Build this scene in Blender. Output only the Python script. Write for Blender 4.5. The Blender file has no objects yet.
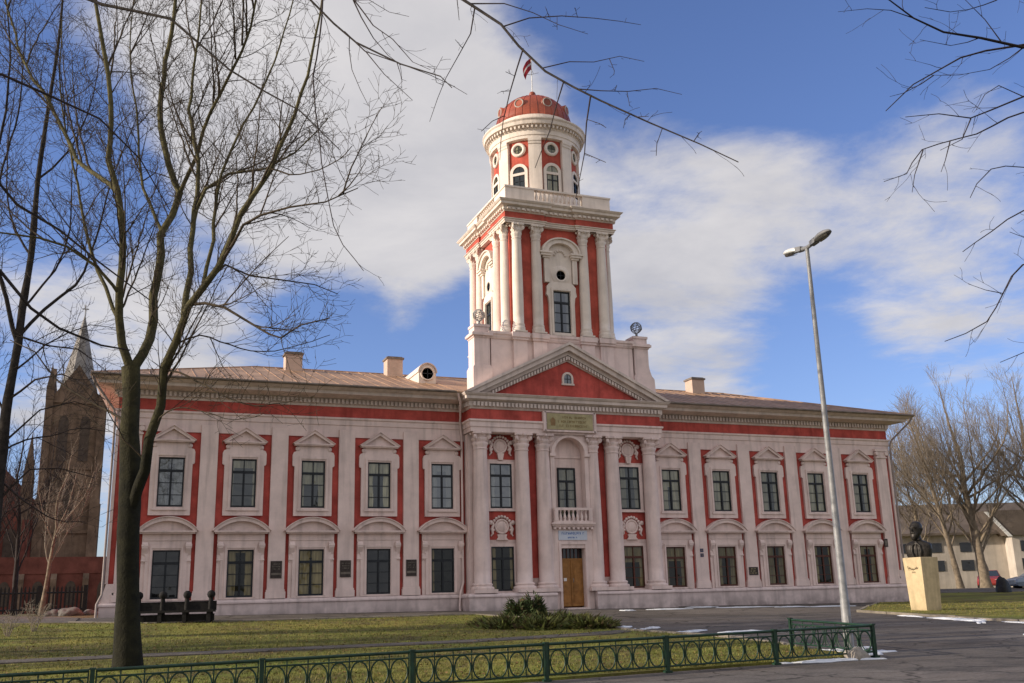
# A pink and red two-storey academy building with a domed tower, a winter lawn, bare trees, a lamp and a bust.
SUN_E, SKY_S = 4.9, .15
SKYTINT = (.84,.87,1.20,1)
CLOUD_A, CLOUD_B = (3.7,3.65,3.85,1), (5.2,5.0,4.95,1)
# cloud banks and clear patches: bearing, elevation, inner and outer radius (degrees), weight
BANKS = [(14,28,3,14,.42),(6,32,3,12,.34),(11,21,2,8,.14),(33,21,2,10,.16),(30,15,1,8,.22),(43,21,2,11,.14),(49,18,2,10,.17),(0,13,1,9,.25),(19,25,2,7,.15),
         (40,33,3,11,-.38),(28,33,2,7,-.12),(-4,23,2,7,-.25),(11,16.5,1,4,-.2),(38,14,1,5,-.1),
         (195,35,25,75,.55),(150,25,15,50,.3),(240,30,10,40,.3)]  # unseen banks behind the camera, added to brighten the shaded facade
import bpy, bmesh, math, random
from mathutils import Vector, Matrix
sc = bpy.context.scene
COL = sc.collection
PI = math.pi
rad = math.radians
SUN_ELEV, SUN_BACK = 18.0, 7.0       # the sun stands low on the left, a little behind the facade

# ------------------------------------------------------------------ helpers
class MB:
    """collects geometry for ONE mesh object"""
    def __init__(s):
        s.v = []; s.f = []; s.m = []; s.sm = []
    def add(s, verts, faces, m=0, smooth=False):
        o = len(s.v); s.v += [tuple(p) for p in verts]
        for f in faces:
            s.f.append([i + o for i in f]); s.m.append(m); s.sm.append(smooth)
    def box(s, x0, x1, y0, y1, z0, z1, m=0):
        s.add([(x0,y0,z0),(x1,y0,z0),(x1,y1,z0),(x0,y1,z0),(x0,y0,z1),(x1,y0,z1),(x1,y1,z1),(x0,y1,z1)],
              [(0,3,2,1),(4,5,6,7),(0,1,5,4),(1,2,6,5),(2,3,7,6),(3,0,4,7)], m)
    def prism(s, pts, y0, y1, m=0, axis='y'):
        """polygon in (x,z) pulled from y0 (front) to y1; axis 'x': polygon in (y,z) pulled along x"""
        n = len(pts)
        ar = sum(pts[i][0]*pts[(i+1)%n][1]-pts[(i+1)%n][0]*pts[i][1] for i in range(n))
        if ar < 0: pts = pts[::-1]
        if axis == 'y':
            A = [(p[0],y0,p[1]) for p in pts]; B = [(p[0],y1,p[1]) for p in pts]; flip = False
        else:
            A = [(y0,p[0],p[1]) for p in pts]; B = [(y1,p[0],p[1]) for p in pts]; flip = True
        F = [list(range(n)), list(range(2*n-1, n-1, -1))] + [[i, i+n, (i+1)%n+n, (i+1)%n] for i in range(n)]
        if flip: F = [f[::-1] for f in F]
        s.add(A+B, F, m)
    def strip(s, outer, inner, y0, y1, m=0):
        """band between two open polylines in (x,z), as a solid"""
        for i in range(len(outer)-1):
            s.prism([outer[i], outer[i+1], inner[i+1], inner[i]], y0, y1, m)
    def lathe(s, prof, c=(0,0,0), n=24, m=0, a0=0, a1=2*PI, smooth=True, mod=None, M=None):
        full = abs(a1-a0-2*PI) < 1e-6
        k = n if full else n+1
        V = []
        for (r, z) in prof:
            for i in range(k):
                a = a0+(a1-a0)*i/n
                rr = r*(mod(a, z) if mod else 1)
                p = Vector((rr*math.cos(a), rr*math.sin(a), z))
                if M: p = M @ p
                V.append((p.x+c[0], p.y+c[1], p.z+c[2]))
        F = []
        for j in range(len(prof)-1):
            for i in range(n):
                i2 = (i+1) % k
                F.append((j*k+i, j*k+i2, (j+1)*k+i2, (j+1)*k+i))
        s.add(V, F, m, smooth)
        if full and prof[0][0] > 1e-4: s.add(V[:k], [list(range(k))[::-1]], m)
        if full and prof[-1][0] > 1e-4: s.add(V[-k:], [list(range(k))], m)
    def tube(s, P, R, n=6, m=0, smooth=True, cap=True):
        V = []; F = []
        P = [Vector(p) for p in P]
        up = Vector((0.31,0.17,0.93))
        prevu = None
        for i, p in enumerate(P):
            t = (P[min(i+1,len(P)-1)]-P[max(i-1,0)])
            if t.length < 1e-9: t = Vector((0,0,1))
            t.normalize()
            u = (prevu if prevu else up) ; u = u - t*u.dot(t)
            if u.length < 1e-3:
                u = Vector((1,0,0)) - t*t.x
            u.normalize(); prevu = u
            w = t.cross(u)
            r = R[i] if isinstance(R,(list,tuple)) else R
            for k in range(n):
                a = 2*PI*k/n
                q = p + (u*math.cos(a)+w*math.sin(a))*r
                V.append((q.x,q.y,q.z))
        for i in range(len(P)-1):
            for k in range(n):
                k2 = (k+1)%n
                F.append((i*n+k, i*n+k2, (i+1)*n+k2, (i+1)*n+k))
        s.add(V, F, m, smooth)
        if cap:
            s.add(V[:n], [list(range(n))[::-1]], m); s.add(V[-n:], [list(range(n))], m)
    def torus(s, c, R, r, ax=(0,0,1), n=24, k=6, m=0, sx=1, sy=1):
        q = Vector((0,0,1)).rotation_difference(Vector(ax).normalized())
        pts = [Vector(c)+q@Vector((R*sx*math.cos(2*PI*i/n), R*sy*math.sin(2*PI*i/n), 0)) for i in range(n+1)]
        s.tube(pts, r, k, m, True, False)
    def sweep(s, path, prof, m=0, closed=False, capends=True):
        """moulding: profile (out, z) carried along a plan path; outward is to the right of travel"""
        n = len(path); P = [Vector((p[0],p[1])) for p in path]
        rings = []
        for i in range(n):
            def nrm(a, b):
                d = (b-a).normalized(); return Vector((d.y,-d.x))
            if closed or 0 < i < n-1:
                n1 = nrm(P[i-1], P[i]); n2 = nrm(P[i], P[(i+1)%n])
                mi = (n1+n2); mi = mi/ max(1e-6, mi.dot(n1))
            elif i == 0: mi = nrm(P[0],P[1])
            else: mi = nrm(P[-2],P[-1])
            rings.append([(P[i].x+mi.x*o, P[i].y+mi.y*o, z) for o, z in prof])
        k = len(prof); V = [p for r in rings for p in r]; F = []
        for i in range(n if closed else n-1):
            j = (i+1)%n
            for a in range(k-1):
                F.append((i*k+a, j*k+a, j*k+a+1, i*k+a+1))
        s.add(V, F, m)
        if capends and not closed:
            s.add(rings[0], [list(range(k))], m); s.add(rings[-1], [list(range(k))[::-1]], m)
    def sphere(s, c, r, n=12, m=0, sz=1):
        s.lathe([(max(r*math.sin(PI*i/n),1e-5), -r*sz*math.cos(PI*i/n)) for i in range(n+1)], c, n+4, m)
    def build(s, name, mats, parent=None, loc=None):
        me = bpy.data.meshes.new(name)
        me.from_pydata(s.v, [], s.f)
        for mt in (mats if isinstance(mats,(list,tuple)) else [mats]): me.materials.append(mt)
        me.polygons.foreach_set('material_index', s.m)
        me.polygons.foreach_set('use_smooth', s.sm)
        me.update()
        o = bpy.data.objects.new(name, me); COL.objects.link(o)
        if parent is not None: o.parent = parent
        if loc: o.location = loc
        return o

def tag(o, label=None, cat=None, group=None, kind=None):
    if label: o['label'] = label
    if cat: o['category'] = cat
    if group: o['group'] = group
    if kind: o['kind'] = kind
    return o
def thing(name, label, cat, loc=(0,0,0), rz=0, group=None):
    o = bpy.data.objects.new(name, None); COL.objects.link(o)
    o.location = loc; o.rotation_euler = (0,0,rz); o.empty_display_size = .3
    return tag(o, label, cat, group)
def children(o): return [c for c in bpy.data.objects if c.parent == o]
def copy_tree(o, parent=None, loc=None):
    c = o.copy(); COL.objects.link(c)
    if parent is not None: c.parent = parent
    if loc is not None: c.location = loc
    for ch in children(o): copy_tree(ch, c)
    return c
def lerp(a, b, t):
    t = max(0.0, min(1.0, t)); return a+(b-a)*t

# ------------------------------------------------------------------ materials
def mat(name, col, rough=.8, var=.12, scale=3.0, bump=0.0, bscale=30, metal=0.0, spec=.25, col2=None, streak=0, detail=6, island=0, splash=0, dirt=0):
    m = bpy.data.materials.new(name); m.use_nodes = True
    nt = m.node_tree; N = nt.nodes; Lk = nt.links
    b = N['Principled BSDF']
    b.inputs['Roughness'].default_value = rough; b.inputs['Metallic'].default_value = metal
    b.inputs['Specular IOR Level'].default_value = spec
    tc = N.new('ShaderNodeTexCoord')
    geo = N.new('ShaderNodeNewGeometry')
    nz = N.new('ShaderNodeTexNoise'); nz.inputs['Scale'].default_value = scale; nz.inputs['Detail'].default_value = detail
    nz.inputs['Roughness'].default_value = .65
    Lk.new(geo.outputs['Position'], nz.inputs['Vector'])
    mr = N.new('ShaderNodeMapRange'); mr.inputs[1].default_value = .3; mr.inputs[2].default_value = .7
    Lk.new(nz.outputs['Fac'], mr.inputs[0])
    mx = N.new('ShaderNodeMix'); mx.data_type = 'RGBA'
    c2 = col2 or tuple(c*(1-2*var) for c in col)
    c1 = tuple(min(1,c*(1+var)) for c in col) if not col2 else col
    mx.inputs[6].default_value = (*c1,1); mx.inputs[7].default_value = (*c2,1)
    Lk.new(mr.outputs[0], mx.inputs[0])
    out = mx.outputs[2]
    if streak:      # rain streaks: noise stretched down the wall
        mp = N.new('ShaderNodeMapping'); mp.inputs['Scale'].default_value = (2.2,2.2,.18)
        Lk.new(geo.outputs['Position'], mp.inputs[0])
        n2 = N.new('ShaderNodeTexNoise'); n2.inputs['Scale'].default_value = 1.6; n2.inputs['Detail'].default_value = 8
        Lk.new(mp.outputs[0], n2.inputs['Vector'])
        r2 = N.new('ShaderNodeMapRange'); r2.inputs[1].default_value = .5; r2.inputs[2].default_value = .8
        r2.inputs[3].default_value = 0; r2.inputs[4].default_value = streak
        Lk.new(n2.outputs['Fac'], r2.inputs[0])
        m2 = N.new('ShaderNodeMix'); m2.data_type = 'RGBA'; m2.inputs[7].default_value = (*[c*.45 for c in col],1)
        Lk.new(r2.outputs[0], m2.inputs[0]); Lk.new(out, m2.inputs[6]); out = m2.outputs[2]
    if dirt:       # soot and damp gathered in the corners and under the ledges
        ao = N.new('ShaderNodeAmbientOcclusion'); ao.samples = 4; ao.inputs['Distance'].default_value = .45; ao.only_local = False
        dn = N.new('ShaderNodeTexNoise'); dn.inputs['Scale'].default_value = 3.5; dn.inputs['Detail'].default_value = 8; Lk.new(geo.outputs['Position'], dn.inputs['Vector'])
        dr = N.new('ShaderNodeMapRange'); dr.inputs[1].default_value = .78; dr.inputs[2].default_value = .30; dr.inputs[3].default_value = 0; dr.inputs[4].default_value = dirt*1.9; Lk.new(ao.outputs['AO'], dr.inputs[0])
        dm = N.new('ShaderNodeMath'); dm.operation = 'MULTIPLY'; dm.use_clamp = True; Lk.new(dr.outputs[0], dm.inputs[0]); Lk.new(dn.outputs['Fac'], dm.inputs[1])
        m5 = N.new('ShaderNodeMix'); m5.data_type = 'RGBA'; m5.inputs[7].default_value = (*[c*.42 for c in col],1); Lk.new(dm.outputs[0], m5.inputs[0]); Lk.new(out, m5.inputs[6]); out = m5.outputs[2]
    if splash:
        sz = N.new('ShaderNodeSeparateXYZ'); Lk.new(geo.outputs['Position'], sz.inputs[0])
        gz = N.new('ShaderNodeMapRange'); gz.inputs[1].default_value = splash; gz.inputs[2].default_value = -.45; gz.inputs[3].default_value = 0; gz.inputs[4].default_value = 1; Lk.new(sz.outputs[2], gz.inputs[0])
        gm_ = N.new('ShaderNodeMath'); gm_.operation = 'MULTIPLY'; Lk.new(gz.outputs[0], gm_.inputs[0]); 
        gn = N.new('ShaderNodeTexNoise'); gn.inputs['Scale'].default_value = 2.2; gn.inputs['Detail'].default_value = 9; Lk.new(geo.outputs['Position'], gn.inputs['Vector'])
        gr_ = N.new('ShaderNodeMapRange'); gr_.inputs[1].default_value = .32; gr_.inputs[2].default_value = .62; Lk.new(gn.outputs['Fac'], gr_.inputs[0]); Lk.new(gr_.outputs[0], gm_.inputs[1])
        m4 = N.new('ShaderNodeMix'); m4.data_type = 'RGBA'; m4.inputs[7].default_value = (*[c*.38 for c in col],1); Lk.new(gm_.outputs[0], m4.inputs[0]); Lk.new(out, m4.inputs[6]); out = m4.outputs[2]
    if island:
        m3 = N.new('ShaderNodeMix'); m3.data_type='RGBA'; m3.blend_type='MULTIPLY'; m3.inputs[0].default_value = 1
        r3 = N.new('ShaderNodeMapRange'); r3.inputs[3].default_value = 1-island; r3.inputs[4].default_value = 1+island
        Lk.new(geo.outputs['Random Per Island'], r3.inputs[0]); Lk.new(out, m3.inputs[6]); Lk.new(r3.outputs[0], m3.inputs[7]); out = m3.outputs[2]
    Lk.new(out, b.inputs['Base Color'])
    if bump:
        bn = N.new('ShaderNodeTexNoise'); bn.inputs['Scale'].default_value = bscale; bn.inputs['Detail'].default_value = 5
        Lk.new(geo.outputs['Position'], bn.inputs['Vector'])
        bp = N.new('ShaderNodeBump'); bp.inputs['Strength'].default_value = bump; bp.inputs['Distance'].default_value = .02
        Lk.new(bn.outputs['Fac'], bp.inputs['Height']); Lk.new(bp.outputs[0], b.inputs['Normal'])
    return m

M = {}
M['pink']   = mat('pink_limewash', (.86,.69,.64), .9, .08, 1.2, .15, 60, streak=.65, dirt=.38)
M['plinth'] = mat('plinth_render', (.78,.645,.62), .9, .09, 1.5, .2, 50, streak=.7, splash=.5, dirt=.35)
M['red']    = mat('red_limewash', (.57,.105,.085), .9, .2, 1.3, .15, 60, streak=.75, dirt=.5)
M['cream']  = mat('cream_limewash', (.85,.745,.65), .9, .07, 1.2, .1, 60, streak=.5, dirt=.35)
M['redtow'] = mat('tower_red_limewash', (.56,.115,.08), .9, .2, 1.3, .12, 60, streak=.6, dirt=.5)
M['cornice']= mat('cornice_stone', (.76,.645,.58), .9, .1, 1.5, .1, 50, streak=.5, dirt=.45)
M['frame']  = mat('dark_window_paint', (.022,.026,.032), .4, .2, 4)
M['brownframe'] = mat('brown_window_paint', (.10,.035,.025), .45, .2, 4)
M['domered']= mat('dome_sheet_metal', (.37,.08,.038), .5, .25, 1.2, 0, spec=.5)
M['steel']  = mat('galvanised_steel', (.30,.30,.30), .55, .15, 6, metal=.2)
M['gutter'] = mat('weathered_gutter_paint', (.22,.18,.15), .7, .2, 3)
M['lampgrey']= mat('lamp_housing_grey', (.22,.22,.22), .5, .1, 6)
M['iron']   = mat('dark_iron', (.03,.03,.03), .6, .2, 8)
M['green']  = mat('green_fence_paint', (.012,.045,.022), .45, .25, 9, spec=.4)
M['bronze'] = mat('dark_bronze', (.045,.04,.035), .45, .3, 6, .3, 40, metal=.5)
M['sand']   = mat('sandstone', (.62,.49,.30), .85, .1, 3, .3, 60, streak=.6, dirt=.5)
M['wood']   = mat('varnished_oak', (.36,.17,.05), .5, .2, 4)
M['blackwood'] = mat('tarred_timber', (.018,.016,.015), .8, .3, 8)
M['gold']   = mat('gold_plaque', (.44,.38,.21), .55, .15, 3, metal=.1)
M['signpale'] = mat('pale_sign_board', (.62,.67,.76), .6, .05, 3)
M['signblue'] = mat('blue_lettering', (.06,.16,.45), .6, .05, 3)
M['plaque'] = mat('dark_bronze_plaque', (.07,.055,.05), .5, .25, 8, metal=.3)
M['plaquetxt'] = mat('worn_plaque_lettering', (.20,.17,.14), .6, .2, 8)
M['brown']  = mat('dark_brown_lettering', (.05,.03,.015), .7, .1, 4)
M['white']  = mat('white_paint', (.8,.79,.76), .7, .05, 2)
M['flagred']= mat('flag_cloth_crimson', (.33,.02,.035), .8, .15, 6)
M['flagwhite'] = mat('flag_cloth_white', (.7,.68,.68), .8, .1, 6)
M['stone']  = mat('field_stone', (.36,.32,.27), .9, .2, 7, .5, 30)
M['snow']   = mat('old_snow', (.80,.82,.86), .75, .08, 3, .4, 25)
M['brick']  = mat('old_church_brick', (.22,.15,.105), .95, .3, .5, .2, 8, streak=.6)
M['brickred'] = mat('church_red_brick', (.19,.065,.05), .95, .25, .6, .2, 8)
M['spire']  = mat('spire_slate', (.30,.28,.26), .8, .2, .8)
M['church_dark'] = mat('church_opening_shade', (.10,.075,.06), .9, .2, 2)
M['chimney']= mat('chimney_render', (.60,.45,.36), .9, .08, 2, .1, 40)
M['housewall'] = mat('old_white_render', (.56,.50,.44), .9, .12, .6, .1, 20, streak=.5)
M['houseroof'] = mat('weathered_felt_roof', (.15,.12,.10), .9, .2, .7)
M['leaf']   = mat('juniper_needles', (.10,.135,.035), .8, .3, 2.0, col2=(.17,.16,.05), island=.5)
M['leafdark'] = mat('juniper_needles_dark', (.07,.10,.035), .8, .3, 2.0, island=.5)
M['bark']   = mat('linden_bark', (.16,.14,.062), .95, .3, 5, 1.0, 22, col2=(.06,.054,.03))
M['twig']   = mat('linden_twigs', (.075,.056,.036), .85, .25, 3)
def zfade(m, dark, z0, z1):
    """bark darkened low on the trunk; sunlight painted into the mossy limbs higher up"""
    nt = m.node_tree; N = nt.nodes; Lk = nt.links; b = N['Principled BSDF']; src = b.inputs['Base Color'].links[0].from_socket
    geo = N.new('ShaderNodeNewGeometry'); s_ = N.new('ShaderNodeSeparateXYZ'); Lk.new(geo.outputs['Position'], s_.inputs[0])
    nz = N.new('ShaderNodeTexNoise'); nz.inputs['Scale'].default_value = 1.4; nz.inputs['Detail'].default_value = 6; Lk.new(geo.outputs['Position'], nz.inputs['Vector'])
    ad = N.new('ShaderNodeMath'); ad.operation = 'MULTIPLY_ADD'; ad.inputs[1].default_value = 4.0; Lk.new(nz.outputs['Fac'], ad.inputs[0]); Lk.new(s_.outputs[2], ad.inputs[2])
    r = N.new('ShaderNodeMapRange'); r.inputs[1].default_value = z0+2; r.inputs[2].default_value = z1+2; r.inputs[3].default_value = 1; r.inputs[4].default_value = 0; Lk.new(ad.outputs[0], r.inputs[0])
    x = N.new('ShaderNodeMix'); x.data_type = 'RGBA'; x.blend_type = 'MULTIPLY'; x.inputs[7].default_value = (*dark,1); Lk.new(r.outputs[0], x.inputs[0]); Lk.new(src, x.inputs[6]); Lk.new(x.outputs[2], b.inputs['Base Color'])
zfade(M['bark'], (.16,.17,.20), 3.2, 8.5)
M['rock'] = mat('shaded_grey_rock', (.17,.155,.14), .9, .2, 6, .5, 30)  # darker stone colour with the shade on the heap painted in
M['barkdark'] = mat('dark_bark', (.04,.033,.028), .95, .3, 5, .7, 22)
M['twigdark'] = mat('dark_twigs', (.045,.033,.03), .85, .2, 3)
M['barktan'] = mat('tan_bark', (.25,.20,.145), .95, .25, 4, .5, 15)
M['twigtan'] = mat('tan_twigs', (.29,.24,.185), .9, .2, 2)
M['carblue']= mat('car_paint_silver_blue', (.22,.27,.34), .3, .05, 2, metal=.5, spec=.6)
M['carred'] = mat('car_paint_red', (.30,.04,.04), .35, .05, 2, spec=.6)
M['tyre']   = mat('tyre_rubber', (.02,.02,.02), .9, .2, 6)
M['carglass'] = mat('car_window_glass', (.04,.05,.06), .1, .1, 2, spec=.7)
M['lens']   = mat('lamp_lens', (.7,.7,.68), .2, .05, 4, spec=.6)
M['lampglass'] = mat('street_lamp_glass', (.16,.15,.13), .15, .2, 9, spec=.7)

def roof_mat():
    m = mat('copper_tan_sheet_roof', (.52,.34,.215), .55, .18, 1.1, 0, metal=.1, spec=.4, col2=(.31,.195,.12))
    nt = m.node_tree; N = nt.nodes; Lk = nt.links
    b = N['Principled BSDF']
    geo = N.new('ShaderNodeNewGeometry'); sep = N.new('ShaderNodeSeparateXYZ'); Lk.new(geo.outputs['Position'], sep.inputs[0])
    # broad tonal variation per sheet: brick texture in plan
    bt = N.new('ShaderNodeTexBrick'); bt.inputs['Scale'].default_value = 1; bt.inputs['Brick Width'].default_value = .62
    bt.inputs['Row Height'].default_value = 1.4; bt.inputs['Mortar Size'].default_value = .0
    bt.inputs['Color1'].default_value = (1.12,1.08,1.05,1); bt.inputs['Color2'].default_value = (.78,.76,.74,1); bt.offset=.4
    Lk.new(geo.outputs['Position'], bt.inputs['Vector'])
    mm = N.new('ShaderNodeMix'); mm.data_type='RGBA'; mm.blend_type='MULTIPLY'; mm.inputs[0].default_value = 1
    src = b.inputs['Base Color'].links[0].from_socket
    Lk.new(src, mm.inputs[6]); Lk.new(bt.outputs['Color'], mm.inputs[7]); Lk.new(mm.outputs[2], b.inputs['Base Color'])
    return m
M['roof'] = roof_mat()
M['pinkpipe'] = mat('pipe_painted_grey_pink', (.34,.28,.26), .6, .1, 4)
M['dormerring'] = mat('weathered_cream_metal', (.48,.43,.38), .7, .15, 4)

def glass_mat(name, dark, light, refl, thresh=.5):
    """window glass over drawn curtains: cloth folds behind, the sky mirrored in front"""
    m = bpy.data.materials.new(name); m.use_nodes = True
    nt = m.node_tree; N = nt.nodes; Lk = nt.links
    b = N['Principled BSDF']; b.inputs['Roughness'].default_value = .8; b.inputs['Specular IOR Level'].default_value = 0
    geo = N.new('ShaderNodeNewGeometry'); oi = N.new('ShaderNodeObjectInfo')
    mp = N.new('ShaderNodeMapping'); mp.inputs['Scale'].default_value = (5,5,.5); Lk.new(geo.outputs['Position'], mp.inputs[0])
    nz = N.new('ShaderNodeTexNoise'); nz.inputs['Scale'].default_value = 2; nz.inputs['Detail'].default_value = 3; Lk.new(mp.outputs[0], nz.inputs['Vector'])
    n2 = N.new('ShaderNodeTexNoise'); n2.inputs['Scale'].default_value = 1.3; n2.inputs['Detail'].default_value = 3; Lk.new(geo.outputs['Position'], n2.inputs['Vector'])
    ad = N.new('ShaderNodeMath'); ad.operation='ADD'; Lk.new(nz.outputs['Fac'], ad.inputs[0]); Lk.new(n2.outputs['Fac'], ad.inputs[1])
    a2 = N.new('ShaderNodeMath'); a2.operation='MULTIPLY_ADD'; Lk.new(oi.outputs['Random'], a2.inputs[0]); a2.inputs[1].default_value = .3; Lk.new(ad.outputs[0], a2.inputs[2])
    tcn = N.new('ShaderNodeTexCoord'); sx = N.new('ShaderNodeSeparateXYZ'); Lk.new(tcn.outputs['Generated'], sx.inputs[0])
    def mth(op, a_, b_):
        n_ = N.new('ShaderNodeMath'); n_.operation = op
        for i_, v_ in enumerate((a_,b_)):
            if isinstance(v_,(int,float)): n_.inputs[i_].default_value = v_
            else: Lk.new(v_, n_.inputs[i_])
        return n_.outputs[0]
    r1 = oi.outputs['Random']; rB = mth('FRACT', mth('MULTIPLY', r1, 7.31), 0.0); rC = mth('FRACT', mth('MULTIPLY', r1, 23.7), 0.0)
    side = mth('ABSOLUTE', mth('SUBTRACT', sx.outputs[0], mth('ADD', .42, mth('MULTIPLY', rC, .16))), 0.0)
    drawn = mth('GREATER_THAN', mth('ADD', side, mth('MULTIPLY', mth('SUBTRACT', nz.outputs['Fac'], .5), .10)), mth('MULTIPLY', mth('SUBTRACT', rB, .12), .52))
    blind = mth('GREATER_THAN', sx.outputs[2], mth('ADD', .45, mth('MULTIPLY', rC, .9)))
    cloth = mth('MAXIMUM', drawn, blind)
    fold = N.new('ShaderNodeMapRange'); fold.inputs[1].default_value = .3; fold.inputs[2].default_value = .7; fold.inputs[3].default_value = .35; fold.inputs[4].default_value = 1.0; Lk.new(nz.outputs['Fac'], fold.inputs[0])
    fac = mth('MULTIPLY', mth('MULTIPLY', cloth, fold.outputs[0]), mth('ADD', .35, mth('MULTIPLY', r1, .65)))
    mx = N.new('ShaderNodeMix'); mx.data_type='RGBA'; mx.inputs[6].default_value = (*dark,1); mx.inputs[7].default_value = (*light,1)
    Lk.new(fac, mx.inputs[0]); Lk.new(mx.outputs[2], b.inputs['Base Color'])
    gl = N.new('ShaderNodeBsdfGlossy'); gl.inputs['Roughness'].default_value = .03; gl.inputs['Color'].default_value = (.9,.95,1,1)
    wn = N.new('ShaderNodeTexNoise'); wn.inputs['Scale'].default_value = .9; wn.inputs['Detail'].default_value = 2
    wo = N.new('ShaderNodeVectorMath'); wo.operation='ADD'; Lk.new(geo.outputs['Position'], wo.inputs[0]); Lk.new(oi.outputs['Random'], wo.inputs[1]); Lk.new(wo.outputs[0], wn.inputs['Vector'])
    bp = N.new('ShaderNodeBump'); bp.inputs['Strength'].default_value = .35; bp.inputs['Distance'].default_value = .05; Lk.new(wn.outputs['Fac'], bp.inputs['Height']); Lk.new(bp.outputs[0], gl.inputs['Normal'])
    ms = N.new('ShaderNodeMixShader'); ms.inputs[0].default_value = refl
    Lk.new(b.outputs[0], ms.inputs[1]); Lk.new(gl.outputs[0], ms.inputs[2])
    Lk.new(ms.outputs[0], N['Material Output'].inputs[0])
    return m
M['glassup'] = glass_mat('upper_window_glass', (.012,.015,.012), (.42,.40,.25), .085, .35)
M['glasslow'] = glass_mat('ground_floor_window_glass', (.006,.007,.005), (.30,.25,.12), .035, .75)
M['glassblue'] = glass_mat('sky_mirroring_glass', (.012,.016,.02), (.20,.21,.18), .16, .4)
M['glassdark'] = glass_mat('dark_room_glass', (.008,.008,.009), (.02,.02,.02), .05, .8)

# ------------------------------------------------------------------ terrain
def g(x, y):
    near = max(-1.4, min(-1.05, -1.2+.009*(x+5)))
    b = max(-.5, min(-.02, -.27-.011*x))
    if y <= -27: return near
    if y <= -2: return lerp(near, b, (y+27)/25)
    if y <= 12: return lerp(b, .1, (y+2)/14)
    return .1
XL = [-3000,-800,-300,-120] + list(range(-60,62,2)) + [120,300,800,3000]
YL = [-3000,-800,-300,-120] + list(range(-60,-28,4)) + list(range(-27,-1,1)) + list(range(-2,14,1)) + list(range(16,62,4)) + [120,300,800,3000]
def sheet(name, poly, off, material, kind='structure', jit=0, seed=1, parent=None):
    """a flat surface laid over the terrain, cut on the terrain's own grid lines so it follows the slope"""
    rng = random.Random(seed)
    bm = bmesh.new()
    vs = [bm.verts.new((x,y,0)) for x,y in poly]
    f = bm.faces.new(vs); bmesh.ops.triangulate(bm, faces=[f])
    xs = [p[0] for p in poly]; ys = [p[1] for p in poly]
    for X in XL:
        if min(xs) < X < max(xs): bmesh.ops.bisect_plane(bm, geom=bm.verts[:]+bm.edges[:]+bm.faces[:], plane_co=(X,0,0), plane_no=(1,0,0))
    for Y in YL:
        if min(ys) < Y < max(ys): bmesh.ops.bisect_plane(bm, geom=bm.verts[:]+bm.edges[:]+bm.faces[:], plane_co=(0,Y,0), plane_no=(0,1,0))
    bmesh.ops.dissolve_degenerate(bm, dist=1e-4, edges=bm.edges[:])
    for v in bm.verts: v.co.z = g(v.co.x, v.co.y)+off
    # a rim that goes down into the ground, so the edge is a real step
    be = [e for e in bm.edges if len(e.link_faces) == 1]
    r = bmesh.ops.extrude_edge_only(bm, edges=be)
    for v in [e for e in r['geom'] if isinstance(e, bmesh.types.BMVert)]: v.co.z -= max(.03, off)+.02
    bmesh.ops.recalc_face_normals(bm, faces=bm.faces[:])
    me = bpy.data.meshes.new(name); bm.to_mesh(me); bm.free(); me.materials.append(material)
    if sum(p.normal.z for p in me.polygons) < 0: me.flip_normals()
    o = bpy.data.objects.new(name, me); COL.objects.link(o)
    if parent: o.parent = parent
    o['kind'] = kind
    return o

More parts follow.
